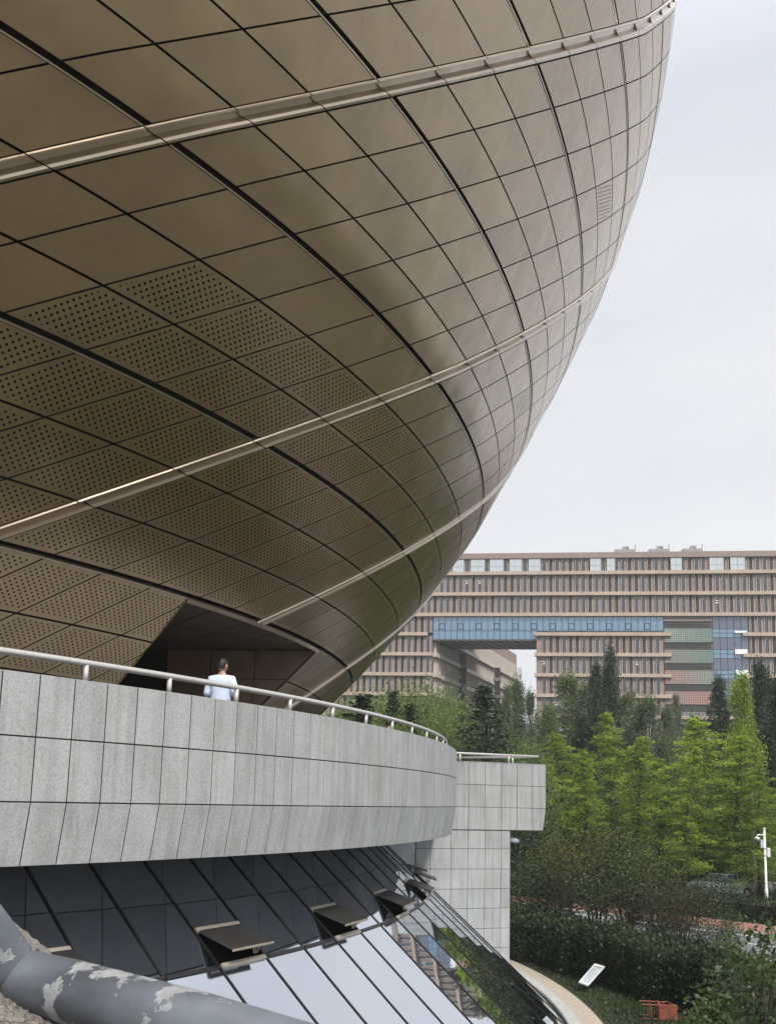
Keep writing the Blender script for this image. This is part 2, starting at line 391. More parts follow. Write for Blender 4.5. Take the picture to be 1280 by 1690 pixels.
for i in range(len(HR) - 1):
    h0, h1 = HR[i], HR[i + 1]
    lo_ = h0 + (.082 if i in THICK else .015); hi_ = h1 - .015
    for k in range(-4, 5):
        for c in range(6):
            hm = (h0 + h1) / 2; tm = fB(hm) + 16 * k + (OFF[c] + OFF[c + 1]) / 2
            if tm < -66 or tm > 18: continue
            po = P3(hm, tm); nn = nrm(hm, R(tm)); q = proj(po)
            facing = nn.dot(-po) > -1.5
            area = 0
            if q and -80 < q[0] < 1360 and -120 < q[1] < 1260 and facing:
                cs = [proj(P3(h, fB(h) + 16 * k + OFF[c + s])) for h, s in ((h0, 0), (h0, 1), (h1, 1), (h1, 0))]
                area = .5 * abs(sum(cs[a][0] * cs[(a + 1) % 4][1] - cs[(a + 1) % 4][0] * cs[a][1] for a in range(4)))
            cells.append((area, i, k, c, lo_, hi_, tm))
cells.sort(key=lambda q: -q[0])
shared = {}; stuff_bm = {}
def is_perf(i, k, c):
    rel = 16 * k + OFF[c]
    if HR[i + 1] <= 7.74 and rel >= -10.9: return True
    if (i, k, c) in PERF1: return True
    return False
PERF1 = {(17, -1, 3), (12, 0, 2)}
extra = []
for rank, (area, i, k, c, lo_, hi_, tm) in enumerate(cells):
    perf = is_perf(i, k, c)
    jobs = [(None, None)]
    if HR[i + 1] <= 3.70:
        jobs = [(None, lambda h: TL), (lambda h: TRt(h), None)]
        amin = fB(lo_) + 16 * k + OFF[c]; amax = fB(hi_) + 16 * k + OFF[c + 1]
        if amax < TL: jobs = [(None, None)]
        elif amin > TRt(lo_) : jobs = [(None, None)]
    for lo, hi in jobs:
        if lo is None and hi is None:
            key = (i, round(OFF[c + 1] - OFF[c], 2), perf, c)
            if key not in shared: shared[key] = panel_mesh(lo_, hi_, OFF[c], OFF[c + 1], perf=perf)
            me = shared[key]; rz = R(16 * k)
        else:
            if hi is not None and fB(lo_) + 16 * k + OFF[c] > TL: continue
            if lo is not None and fB(hi_) + 16 * k + OFF[c + 1] < TRt(hi_): continue
            me = panel_mesh(lo_, hi_, 16 * k + OFF[c], 16 * k + OFF[c + 1], lo, hi, ns=8, perf=perf); rz = 0
            if len(me.polygons) < 3: continue
        if rank < 292 and area > 0: eggpart('cladding_panel', me, rz)
        else: extra.append((me, rz, perf))
def join(name, items, mat_ids, parent_fn):
    V = []; F = []; MI = []; U1 = []; U2 = []
    mats = []
    for me, rz, _ in items:
        b = len(V); c_, s_ = math.cos(rz), math.sin(rz)
        V += [(v.co.x * c_ - v.co.y * s_, v.co.x * s_ + v.co.y * c_, v.co.z) for v in me.vertices]
        for m_ in me.materials:
            if m_ not in mats: mats.append(m_)
        for p in me.polygons:
            F.append(tuple(i_ + b for i_ in p.vertices)); MI.append(mats.index(me.materials[p.material_index]))
            if me.uv_layers:
                for li in p.loop_indices: U1.append(tuple(me.uv_layers[0].data[li].uv)); U2.append(tuple(me.uv_layers[1].data[li].uv))
    me = mesh(name, V, F, None, True, mats, MI)
    if U1:
        a = me.uv_layers.new(name='metres'); b = me.uv_layers.new(name='cell')
        a.data.foreach_set('uv', [x for u in U1 for x in u]); b.data.foreach_set('uv', [x for u in U2 for x in u])
    o = parent_fn(name, me); return o
o = join('small_cladding_panels', extra, None, lambda n, me: eggpart(n, me)); o['kind'] = 'stuff'
# spiral bands: a rolled upper lip, a channel and a rounded lower lip, one piece per panel row
BP = [(.0, -.06), (.004, .012), (.02, .04), (.055, .04), (.075, .0), (.095, -.055), (.20, -.062), (.235, -.03), (.27, .018), (.32, .035), (.37, .022), (.395, -.01), (.40, -.06)]
band_shared = {}
def band_mesh(i, lo=None, hi=None):
    h0, h1 = HR[i] + .007, HR[i + 1] - .007; pts = []; nt_ = 5
    for j in range(nt_ + 1):
        h = h0 + (h1 - h0) * j / nt_; r_ = prof(h)
        for s, d in BP:
            pts.append(P3(h, fB(h) + .83 * (s / .4) , d, True))
    W = len(BP); F = [(j * W + q, j * W + q + 1, (j + 1) * W + q + 1, (j + 1) * W + q) for j in range(nt_) for q in range(W - 1)]
    F += [tuple(range(W))[::-1], tuple(nt_ * W + q for q in range(W))]
    return mesh('spiral_band', pts, F, M_TRIM)
for k in range(-3, 5):
    for i in range(len(HR) - 1):
        hm = (HR[i] + HR[i + 1]) / 2; tm = fB(hm) + 16 * k + .4
        if tm < -62 or tm > 14: continue
        if HR[i + 1] <= 3.70 and TL - .3 < tm < TRt(hm) + .2: continue
        if i not in band_shared: band_shared[i] = band_mesh(i)
        eggpart('spiral_band', band_shared[i], R(16 * k))
# bead along the lower side of each deep ring joint
for i in THICK:
    if i >= len(HR) - 1: continue
    h = HR[i]
    for k in range(-4, 5):
        mb = MB(); n = 14; a0 = fB(h) + 16 * k + .86; a1 = fB(h) + 16 * k + 15.98
        if a1 < -62 or a0 > 16: continue
        W = 4
        for q in range(n + 1):
            t = a0 + (a1 - a0) * q / n
            mb.V += [P3(h - .010, t, .0, True), P3(h - .006, t, .014, True), P3(h + .012, t, .014, True), P3(h + .018, t, -.05, True)]
        for q in range(n):
            for z in range(3): mb.F.append((q * W + z, q * W + z + 1, (q + 1) * W + z + 1, (q + 1) * W + z)); mb.M.append(0)
        if i == 4:      # leave the doorway head to its own lintel
            pass
        eggpart('ring_trim', mb.mesh('ring_trim', M_TRIM))
# dark shell behind the joints, all the way round, open at the doorway
V = []; F = []
hs = sorted(set([.45 + .27 * q for q in range(13)] + [3.72] + [4.2 + .8 * q for q in range(50)]))
hs = [h for h in hs if h < 44.9] + [44.95]
ts = list(np.linspace(-180, 180, 241)); ts = sorted(set([round(float(t), 3) for t in ts] + [TL]))
for h in hs:
    for t in ts: V.append(P3(h, t, -.11 if h < 30 else 0, True))
W = len(ts)
MI = []
for j in range(len(hs) - 1):
    for i in range(W - 1):
        hm = (hs[j] + hs[j + 1]) / 2; tm = (ts[i] + ts[i + 1]) / 2
        if hs[j + 1] <= 3.73 and TL <= tm < TRt(hm): continue
        F.append((j * W + i, j * W + i + 1, (j + 1) * W + i + 1, (j + 1) * W + i))
        MI.append(0 if (-66 < tm < 20 and hm < 21) else 1)
eggpart('inner_shell', mesh('inner_shell', V, F, None, True, [M_BACK, M_BR], MI))
# doorway: left reveal, right reveal, lintel edge, ceiling, back wall, floor
def strip(name, pa, pb, mat, w_=None):
    V = []; n = len(pa)
    for a, b in zip(pa, pb): V += [a, b]
    F = [(2 * i, 2 * i + 1, 2 * i + 3, 2 * i + 2) for i in range(n - 1)]
    return eggpart(name, mesh(name, V, F, mat))
def L(v): return v - Vector((EC.x, EC.y, 0))
hh = [.45 + (3.69 - .45) * q / 10 for q in range(11)]
strip('door_jamb', [P3(h, TL - .02, .02, True) for h in hh], [P3(h, TL + .12, -.16, True) for h in hh], M_TRIM)
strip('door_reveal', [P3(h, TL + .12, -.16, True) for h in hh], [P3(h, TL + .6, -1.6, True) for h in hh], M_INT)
for q in range(7):
    a0 = TL + (14.2 * q) / 7 + .02; a1 = TL + 14.2 * (q + 1) / 7 - .02; tt = [a0 + (a1 - a0) * s / 4 for s in range(5)]
    mb = MB()
    for t in tt: mb.V += [P3(3.70, t, .02, True), P3(3.635, t, .03, True), P3(3.615, t, -.03, True), P3(3.66, t, -.16, True)]
    for s in range(4):
        for z in range(3): mb.F.append((s * 4 + z, s * 4 + z + 1, s * 4 + 5 + z, s * 4 + 4 + z)); mb.M.append(0)
    eggpart('lintel_trim', mb.mesh('lintel_trim', M_TRIM))
mb = MB()
def xint(z):
    t = R(TRt(z)); p = EC + Vector((math.cos(t), math.sin(t))) * prof(z); return (p - wl).dot(wd)
def wq(x0, x1, z0, z1, d0=0, d1=.04):
    if x1 > xint(z1) - .03 or x1 > xint(z0) - .03:
        m_ = MB(); e0 = [min(x0, xint(z0)), min(x1, xint(z0))]; e1 = [min(x0, xint(z1)), min(x1, xint(z1))]
        def pt(x, z, d): p = wl + wd * x + wn * d; return L(Vector((p.x, p.y, z)))
        A = [pt(e0[0], z0, d1), pt(e0[1], z0, d1), pt(e0[1], z0, d0), pt(e0[0], z0, d0)]; B = [pt(e1[0], z1, d1), pt(e1[1], z1, d1), pt(e1[1], z1, d0), pt(e1[0], z1, d0)]
        m_.hexa(A, B); return m_
    c = [wl + wd * x + wn * d for x, d in ((x0, d1), (x1, d1), (x1, d0), (x0, d0))]
    m_ = MB(); m_.hexa([L(Vector((p.x, p.y, z0))) for p in c], [L(Vector((p.x, p.y, z1))) for p in c]); return m_
LW = (wr - wl).length
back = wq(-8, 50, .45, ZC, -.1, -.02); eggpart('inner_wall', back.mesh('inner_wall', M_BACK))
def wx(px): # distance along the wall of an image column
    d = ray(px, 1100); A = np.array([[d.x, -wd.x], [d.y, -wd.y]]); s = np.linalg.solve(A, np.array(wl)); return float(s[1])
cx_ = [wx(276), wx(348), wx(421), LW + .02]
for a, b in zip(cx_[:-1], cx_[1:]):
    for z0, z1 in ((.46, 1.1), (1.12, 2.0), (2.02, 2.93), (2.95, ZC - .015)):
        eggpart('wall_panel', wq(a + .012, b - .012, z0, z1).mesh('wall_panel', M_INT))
# ceiling panels
fl = [L(Vector((wl.x - 6, wl.y + 1.5, ZC)))]
mb = MB()
a_ = [P3(3.69, t, -.16, False) for t in np.linspace(TL - 14, TL + 15.2, 12)]
ceil_pts = [Vector((p.x, p.y, ZC)) for p in a_] + [Vector((wr.x, wr.y, ZC)), Vector((wl.x - 8 * wd.x, wl.y - 8 * wd.y, ZC))]
# each ceiling panel is a strip between two rays from the egg edge to the back wall
def edgept(s): # s in 0..1 along the lintel
    t = TL - 10 + 24.5 * s; p = P3(3.69, t, -.16); return Vector((p.x, p.y))
def wallpt(s): return wl + wd * (LW * s + (1 - s) * -5)
for i in range(8):
    for j in range(3):
        def cp(s, q): a = edgept(s); b = wallpt(s); return a * (1 - q) + b * q
        s0, s1 = i / 8 + .002, (i + 1) / 8 - .002; q0, q1 = j / 3 + .003, (j + 1) / 3 - .003
        c = [cp(s0, q0), cp(s1, q0), cp(s1, q1), cp(s0, q1)]
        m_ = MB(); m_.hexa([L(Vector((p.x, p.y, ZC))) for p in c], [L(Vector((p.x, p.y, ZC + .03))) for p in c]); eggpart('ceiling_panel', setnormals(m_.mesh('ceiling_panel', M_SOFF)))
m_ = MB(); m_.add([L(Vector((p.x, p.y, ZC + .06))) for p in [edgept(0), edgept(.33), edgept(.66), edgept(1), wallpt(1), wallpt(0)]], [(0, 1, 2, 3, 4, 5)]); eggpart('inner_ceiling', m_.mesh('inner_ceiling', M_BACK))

# ------------------------------------------------------------------ terrace
TC = Vector((-27.15, 29.28)); TR_ = 29.2176; HJ = [1.379, .631, -.119, -.859]; RBOT = 29.0958
TFL = .45
terr = empty('stone_terrace', (TC.x, TC.y, TFL), 'curved terrace wall clad in pale granite slabs beneath the bronze egg', 'terrace')
def tpart(name, me, rz=0.0):
    o = link(name, me, terr); o.location = (0, 0, -TFL); o.rotation_euler = (0, 0, rz); return o
DT, PH = .0164847286, -.66058683
def tile_mesh(za, ra, zb, rb):
    g = .0085; a0 = g / ra; a1 = DT - g / ra; th = .04; mb = MB()
    def p(r_, a, z): return (r_ * math.cos(a), r_ * math.sin(a), z)
    A = [p(rb, a0, zb + g), p(rb, a1, zb + g), p(rb - th, a1, zb + g), p(rb - th, a0, zb + g)]
    B = [p(ra, a0, za - g), p(ra, a1, za - g), p(ra - th, a1, za - g), p(ra - th, a0, za - g)]
    mb.hexa(A, B); me = mb.mesh('stone_slab', M_ST); setnormals(me); return bevel(me, .004)
tm_ = [tile_mesh(HJ[0], TR_, HJ[1], TR_), tile_mesh(HJ[1], TR_, HJ[2], TR_), tile_mesh(HJ[2], TR_, HJ[3], RBOT)]
for i in range(-14, 52):
    for q in range(3): tpart('stone_slab', tm_[q], PH + DT * i)
def ring_part(name, ra, rb, z0, z1, mat, a0=-70, a1=60, n=130, rb0=None):
    mb = MB(); 
    for i in range(n):
        t0, t1 = R(a0 + (a1 - a0) * i / n), R(a0 + (a1 - a0) * (i + 1) / n)
        A = [(r_ * math.cos(t), r_ * math.sin(t), z0) for t, r_ in ((t0, ra), (t1, ra), (t1, rb), (t0, rb))]
        B = [(x, y, z1) for x, y, _ in A]; mb.hexa(A, B)
    me = mb.mesh(name, mat); setnormals(me); return tpart(name, me)
ring_part('parapet_core', 28.86, TR_ - .010, -.12, HJ[0] - .02, M_BACK, n=400)
mb = MB(); nn_ = 400
for i in range(nn_):
    t0, t1 = R(-70 + 130 * i / nn_), R(-70 + 130 * (i + 1) / nn_)
    mb.hexa([(r_ * math.cos(t), r_ * math.sin(t), HJ[3] + .03) for t, r_ in ((t0, 28.7), (t1, 28.7), (t1, RBOT - .005), (t0, RBOT - .005))], [(r_ * math.cos(t), r_ * math.sin(t), -.121) for t, r_ in ((t0, 28.7), (t1, 28.7), (t1, TR_ - .010), (t0, TR_ - .010))])
tpart('fascia_core', setnormals(mb.mesh('fascia_core', M_BACK)))
M_FLOOR = simple('terrace_paving', (.33, .33, .32), .8, 0, .1, 2)
ring_part('terrace_floor', 20.0, 28.85, .25, TFL, M_FLOOR)
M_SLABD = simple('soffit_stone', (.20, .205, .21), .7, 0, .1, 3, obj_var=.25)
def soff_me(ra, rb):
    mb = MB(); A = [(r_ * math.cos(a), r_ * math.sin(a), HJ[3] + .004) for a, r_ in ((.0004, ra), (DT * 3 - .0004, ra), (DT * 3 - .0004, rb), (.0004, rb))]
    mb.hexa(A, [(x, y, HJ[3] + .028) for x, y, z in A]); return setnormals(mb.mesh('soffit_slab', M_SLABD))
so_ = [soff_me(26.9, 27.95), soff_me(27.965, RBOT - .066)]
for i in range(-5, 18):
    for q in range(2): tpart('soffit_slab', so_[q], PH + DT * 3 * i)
ring_part('inner_lining', 28.80, 28.858, TFL, HJ[0] - .03, M_ST2)

# handrail
hr = empty('terrace_handrail', (TC.x, TC.y, HJ[0]), 'long curved grey tube handrail fixed on top of the terrace wall', 'handrail')
RR, RZ = 28.924, 1.63
pts = [(RR * math.cos(t), RR * math.sin(t), RZ - HJ[0]) for t in [R(-62 + 1.0 * i) for i in range(100)]]
MB().tube(pts, .042, 12).build('rail_tube', M_RAIL, hr, True)
pm = MB().tube([(0, 0, -.02), (0, 0, RZ - HJ[0] - .02)], .034, 12).mesh('rail_post', M_RAIL, True)
sp_ = 2.79
for i in range(-8, 16):
    a = R(-36.22 + sp_ * i); link('rail_post', pm, hr, (RR * math.cos(a), RR * math.sin(a), 0), a)

# ------------------------------------------------------------------ glass skirt
gs = empty('glass_skirt', (CC.x, CC.y, ZG), 'sloping dark glass skirt under the terrace with mullions and open vents', 'glazing')
S_, R0 = 1.099, 26.567
def cone(a, z, off=0):
    r_ = R0 - S_ * z; v = Vector((r_ * math.cos(a), r_ * math.sin(a), z)); n = Vector((math.cos(a), math.sin(a), S_)).normalized()
    return v + n * off
def gpart(name, me, rz=0.0):
    o = link(name, me, gs); o.location = (0, 0, -ZG); o.rotation_euler = (0, 0, rz); return o
A0, DA = -.5869, .0397
ZTOP, ZH, ZT, ZB = -.84, -1.99, -2.45, ZG + .02
def bar(z0, z1, w_, d0, d1):       # mullion along the slope, centred on angle 0
    mb = MB(); q = []
    for z in (z0, z1):
        r_ = R0 - S_ * z; n = Vector((1, 0, S_)).normalized(); c = Vector((r_, 0, z))
        q.append([c + Vector((0, -w_ / 2, 0)) + n * d0, c + Vector((0, w_ / 2, 0)) + n * d0, c + Vector((0, w_ / 2, 0)) + n * d1, c + Vector((0, -w_ / 2, 0)) + n * d1])
    mb.hexa(q[0], q[1]); return setnormals(mb.mesh('mullion', M_MUL))
mull = bar(ZTOP, ZB, .026, -.02, .010); cap = bar(ZTOP, ZB, .036, .0105, .015)
def pane(z0, z1, mat=M_GL, off=.0, th=.03):
    g = .03; mb = MB(); q = []
    for o_ in (off - th, off):
        q.append([cone(g / 28, z1, o_), cone(DA - g / 28, z1, o_), cone(DA - g / 28, z0, o_), cone(g / 28, z0, o_)])
    mb.hexa(q[0], q[1]); return setnormals(mb.mesh('pane', mat))
p_up = pane(ZTOP, ZT + .02); p_lo = pane(ZT - .02, ZB); p_upper = pane(ZTOP, ZH + .03)
def crossbar(z, mat, w_=.05, d=.03):
    mb = MB(); zz = w_ / 2 / 1.48
    A = [cone(.0012, z - zz, -.02), cone(DA - .0012, z - zz, -.02), cone(DA - .0012, z - zz, d), cone(.0012, z - zz, d)]
    B = [cone(.0012, z + zz, -.02), cone(DA - .0012, z + zz, -.02), cone(DA - .0012, z + zz, d), cone(.0012, z + zz, d)]
    mb.hexa(A, B); return setnormals(mb.mesh('transom', mat))
tr_d = crossbar(ZT, M_MUL); tr_h = crossbar(ZH, M_ALU, .09, .03); tr_l = crossbar(ZT, M_ALU, .07, .04)
# open top-hung sash
def sash():
    mb = MB(); up = R(58); a0 = .0018; a1 = DA - .0018
    r_ = R0 - S_ * ZH; hinge0 = cone(a0, ZH - .02, .05); hinge1 = cone(a1, ZH - .02, .05)
    am = (a0 + a1) / 2; rad = Vector((math.cos(am), math.sin(am), 0)); slope = Vector((rad.x * S_, rad.y * S_, -1)).normalized()
    d = (rad * .96 + Vector((0, 0, -.30))).normalized(); n = d.cross((hinge1 - hinge0).normalized()); 
    if n.z < 0: n = -n
    ln = .66
    A = [hinge0, hinge1, hinge1 + d * ln, hinge0 + d * ln]; t = -n * .034
    mb.hexa([p + t for p in A], A); fr = mb
    fr.hexa([p - n * .037 - d * 0 for p in [hinge0 + d * .05 + (hinge1 - hinge0) * .05, hinge1 + d * .05 - (hinge1 - hinge0) * .05, hinge1 + d * (ln - .05) - (hinge1 - hinge0) * .05, hinge0 + d * (ln - .05) + (hinge1 - hinge0) * .05]],
            [p - n * .0345 for p in [hinge0 + d * .05 + (hinge1 - hinge0) * .05, hinge1 + d * .05 - (hinge1 - hinge0) * .05, hinge1 + d * (ln - .05) - (hinge1 - hinge0) * .05, hinge0 + d * (ln - .05) + (hinge1 - hinge0) * .05]], 1)
    lip = MB(); e_ = (hinge1 - hinge0)
    B = [hinge0 + d * (ln + .001), hinge1 + d * (ln + .001), hinge1 + d * (ln + .018), hinge0 + d * (ln + .018)]
    lip.hexa([p - n * .05 for p in B], [p - n * .02 for p in B])
    arm = MB()
    for s in (.88,):
        for dd in (.0, .09, .18):
            a = hinge0 + (hinge1 - hinge0) * (s - dd * .4) + d * (ln * .8 - dd); b = cone(a0 + (a1 - a0) * (s - dd * .4), ZT + .06, .03)
            arm.tube([a, b], .011, 6)
    return setnormals(fr.mesh('vent_sash', mats=[M_SASH, M_GL])), setnormals(lip.mesh('sash_lip', M_ALU)), arm.mesh('stay_arm', M_ALU)
sm_, slp, sarm = sash()
# the dark opening behind each open sash
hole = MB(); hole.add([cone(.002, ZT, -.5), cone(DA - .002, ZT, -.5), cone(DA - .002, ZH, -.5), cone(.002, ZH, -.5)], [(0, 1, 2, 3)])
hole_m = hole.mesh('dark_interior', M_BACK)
for i in range(-8, 28):
    a = A0 + DA * i
    gpart('mullion', mull, a); gpart('mullion_cap', cap, a)
    if i == 27: break
    opened = (i - 2) % 3 == 0
    gpart('pane', p_lo, a)
    if opened:
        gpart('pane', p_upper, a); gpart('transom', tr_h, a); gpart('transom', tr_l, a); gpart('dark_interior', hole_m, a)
        s_ = gpart('vent_sash', sm_, a)
        for nm, me in (('sash_lip', slp), ('stay_arm', sarm)):
            o = link(nm, me, s_)
    else:
        gpart('pane', p_up, a); gpart('transom', tr_d, a)
# dark structure under the glass
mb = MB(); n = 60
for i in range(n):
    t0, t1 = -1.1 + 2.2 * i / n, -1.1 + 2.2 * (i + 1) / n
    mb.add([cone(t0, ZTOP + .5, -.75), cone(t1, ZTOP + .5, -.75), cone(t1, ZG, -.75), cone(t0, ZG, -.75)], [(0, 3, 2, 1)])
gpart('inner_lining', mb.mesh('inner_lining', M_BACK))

# ------------------------------------------------------------------ stone pier and projecting block
P0 = Vector((2.747, 32.864)); dv = Vector((5.4737 - 2.747, 33.935 - 32.864)).normalized(); bn_ = Vector((-dv.y, dv.x))   # bn_ points away from the camera
if bn_.y < 0: bn_ = -bn_
FR = Matrix(((dv.x, bn_.x, 0, P0.x), (dv.y, bn_.y, 0, P0.y), (0, 0, 1, 0), (0, 0, 0, 1)))   # local u, depth, z
blk = empty('stone_pier', (P0.x, P0.y, ZG), 'square granite pier carrying a projecting tiled block beyond the terrace end', 'pier')
def bpart(mb, name, mat, bev=0):
    me = mb.mesh(name, mat); 
    if bev: bevel(me, bev)
    o = link(name, me, blk); o.matrix_parent_inverse = Matrix.Translation((-P0.x, -P0.y, -ZG)); return o
uc = [-2.46, -1.78, -1.15, -.535, .082, .70, 1.332, 1.924, 2.532, 3.06]; zr = [1.365, .60, -.145, -.90]
g = .007
for a, b in zip(uc[:-1], uc[1:]):
    for z1, z0 in zip(zr[:-1], zr[1:]):
        last = b > 3
        sl_ = .11 if (last and z0 < -.5) else 0
        mb = MB(); A = [(a + g, 0, z0 + g), (b - g - sl_, 0, z0 + g), (b - g - sl_, .05, z0 + g), (a + g, .05, z0 + g)]; B = [(a + g, 0, z1 - g), (b - g, 0, z1 - g), (b - g, .05, z1 - g), (a + g, .05, z1 - g)]
        mb.hexa([FR @ Vector(p) for p in A], [FR @ Vector(p) for p in B]); bpart(mb, 'stone_slab', M_ST2, .004)
# side slabs of the projecting block
for q in range(4):
    for z1, z0 in zip(zr[:-1], zr[1:]):
        sl_ = .11 if z0 < -.5 else 0; y0, y1 = .06 + q * .75, .06 + (q + 1) * .75 - .012
        mb = MB(); mb.hexa([FR @ Vector(p) for p in [(3.05 - sl_ - .05, y0, z0 + g), (3.05 - sl_, y0, z0 + g), (3.05 - sl_, y1, z0 + g), (3.05 - sl_ - .05, y1, z0 + g)]], [FR @ Vector(p) for p in [(3.0, y0, z1 - g), (3.05, y0, z1 - g), (3.05, y1, z1 - g), (3.0, y1, z1 - g)]])
        bpart(mb, 'stone_slab', M_ST2)
core = MB(); core.box(-3.5, 2.93, .052, 3.05, -.88, 1.33, FR); core.box(-3.2, 1.66, .052, 2.9, ZG, -.88, FR); bpart(core, 'masonry_core', M_BACK)
tops = MB(); tops.box(-3.5, 3.05, .0, 3.06, 1.335, 1.372, FR); bpart(tops, 'coping', M_ST2)
sof = MB(); sof.box(-3.5, 2.94, .0, 3.05, -.915, -.885, FR); bpart(sof, 'soffit', M_SOFF)
pu = [-1.819, -1.288, -.536, .082, .714, 1.32, 1.711]; pz = [-.92, -1.522, -2.183, -2.829, -3.461, -4.11, -4.734, -5.38, -6.02]
for a, b in zip(pu[:-1], pu[1:]):
    for k, (z1, z0) in enumerate(zip(pz[:-1], pz[1:])):
        mb = MB()
        if b > 1.7:   # rounded arris column, the head flares into the block
            zt = z1 - g; nseg = 5
            V = []
            for z_ in (z0 + g, zt):
                V += [(a + g, 0, z_), (b - .10, 0, z_), (b - .03, .03, z_), (b, .10, z_), (b, .3, z_), (a + g, .3, z_)]
            mb.add([FR @ Vector(p) for p in V], [(5, 4, 3, 2, 1, 0), (6, 7, 8, 9, 10, 11)] + [(i, (i + 1) % 6, 6 + (i + 1) % 6, 6 + i) for i in range(6)])
            o = bpart(mb, 'stone_slab', M_ST2); setnormals(o.data)
        else:
            mb.box(a + g, b - g, 0, .05, z0 + g, z1 - g, FR); bpart(mb, 'stone_slab', M_ST2, .004)
for q in range(4):
    for z1, z0 in zip(pz[:-1], pz[1:]):
        mb = MB(); mb.box(1.662, 1.711, .312 + q * .65, .312 + (q + 1) * .65 - .012, z0 + g, z1 - g, FR); bpart(mb, 'stone_slab', M_ST2)
mb = MB(); mb.box(-3.4, -1.83, .02, .05, ZG, -.86, FR); bpart(mb, 'smooth_panel', M_PALE)
# rails on the block
rl = empty('block_handrail', tuple(FR @ Vector((0, .25, 1.372))), 'short pale tube rail with three posts on the projecting stone block', 'handrail', rz=0)
inv_rl = Matrix.Translation(tuple(-(FR @ Vector((0, .25, 1.372)))))
def rlp(mb, n):
    o = link(n, mb.mesh(n, M_RAIL, True), rl); o.matrix_parent_inverse = inv_rl
rlp(MB().tube([FR @ Vector(p) for p in ((-3.2, .12, 1.64), (2.83, .12, 1.64))], .042, 10), 'rail_tube')
rlp(MB().tube([FR @ Vector(p) for p in ((2.79, .125, 1.63), (2.2, 1.2, 1.63), (-1.6, 6.2, 1.61))], .035, 10), 'rail_tube')
for u, d in ((-.2, .12), (1.66, .12), (2.3, 1.0), (.6, 3.25)): rlp(MB().tube([FR @ Vector((u, d, 1.36)), FR @ Vector((u, d, 1.62))], .036, 10), 'rail_post')

# ------------------------------------------------------------------ office building far behind
FA = Vector(atY(720, 1100, 188.6)).xy; FB_ = Vector(atY(1280, 1100, 180.0)).xy
fd = (FB_ - FA).normalized(); fn = Vector((-fd.y, fd.x))
if fn.y < 0: fn = -fn
OM = Matrix(((fd.x, fn.x, 0, FA.x), (fd.y, fn.y, 0, FA.y), (0, 0, 1, 0), (0, 0, 0, 1)))
def fu(px, py=1100):
    d = ray(px, py); A = np.array([[d.x, -fd.x], [d.y, -fd.y]]); s = np.linalg.solve(A, np.array(FA)); return float(s[1])
def fz(py, px=1000):
    d = ray(px, py); A = np.array([[d.x, -fd.x], [d.y, -fd.y]]); s = np.linalg.solve(A, np.array(FA)); return float(s[0] * d.z)
off = empty('office_building', (FA.x, FA.y, ZG), 'long terracotta office block with floor bands and a blue glass bridge', 'building')
OI = Matrix.Translation((-FA.x, -FA.y, -ZG))
def opart(name, me, loc=None):
    o = link(name, me, off); o.matrix_parent_inverse = OI
    o.matrix_basis = OM @ Matrix.Translation(loc or (0, 0, 0)); return o
def obox(name, u0, u1, v0, v1, z0, z1, mat):
    return opart(name, MB().box(u0, u1, v0, v1, z0, z1).mesh(name, mat))
M_TERRA = simple('terracotta_band', (.42, .33, .265), .8, 0, .1, .5)
def brick_far():
    m, t, b = newmat('ribbed_brick'); br = t.nodes.new('ShaderNodeTexBrick'); g = t.nodes.new('ShaderNodeTexCoord')
    mm = t.nodes.new('ShaderNodeMapping'); mm.inputs['Rotation'].default_value = (R(90), 0, 0)
    t.links.new(g.outputs['Object'], mm.inputs[0]); t.links.new(mm.outputs[0], br.inputs[0])
    br.inputs['Color1'].default_value = (.29, .215, .18, 1); br.inputs['Color2'].default_value = (.37, .275, .23, 1); br.inputs['Mortar'].default_value = (.18, .14, .12, 1)
    br.inputs['Scale'].default_value = 1; br.inputs['Brick Width'].default_value = .6; br.inputs['Row Height'].default_value = .3; br.inputs['Mortar Size'].default_value = .05
    t.links.new(br.outputs[0], b.inputs['Base Color']); b.inputs['Roughness'].default_value = .85; return m
M_BRK = brick_far()
M_FIN = simple('pale_fin', (.50, .45, .40), .7)
M_DK = simple('charcoal_louvre', (.022, .020, .021), .6)
M_LAMP = simple('room_lamp', (.85, .87, .85), .5)
M_BLUE = glass_mat('blue_curtain_glass', (.10, .18, .26), (.18, .8), (.60, .78, .95))
ZL = [fz(y) for y in (945.5, 980, 1014.5, 1047, 1081, 1115, 1149, 1183, 1217, 1251)]; ZR = fz(912)
UL, UR = fu(540), fu(1390); U713, U885, U1096, U1108, U1177, U1237 = (fu(x) for x in (713, 885, 1096, 1108, 1177, 1237))
DEP = 18
# masses behind the skin
obox('wall', UL, UR, .55, DEP, ZL[2], ZR - .2, M_DK)
obox('wall', UL, U713, .55, DEP, ZG, ZL[2], M_DK)
obox('wall', U885 + .3, UR, .55, DEP, ZG, ZL[2], M_DK)
obox('wall', U713, U885 + .3, .9, 12, fz(1055), ZL[2], M_DK)
obox('parapet', UL, UR, -.35, DEP, ZR - 1.1, ZR, simple('parapet_metal', (.25, .19, .16), .6))
for k, z in enumerate(ZL):
    segs = [(UL, UR)] if k < 3 else [(UL, U713 - (.0 if k > 3 else 1.0)), (U885 - .4, U1108), (U1237 - 1.2, UR)]
    if k >= 7: segs = [(UL, U713), (U885 - .4, UR)]
    for a, b in segs: obox('floor_band', a, b, -.45, .5, z - .33, z + .33, M_TERRA)
mod = (fu(1216) - fu(1110)) / 9.35
top_open = [(745, 763), (775, 798), (807, 829), (840, 860), (872, 891), (975, 992), (1003, 1016), (1110, 1128), (1175, 1198), (1210, 1234)]
win_me = {}
piers = MB(); fins = MB(); nwin = 0; extra_w = MB(); wlist = []
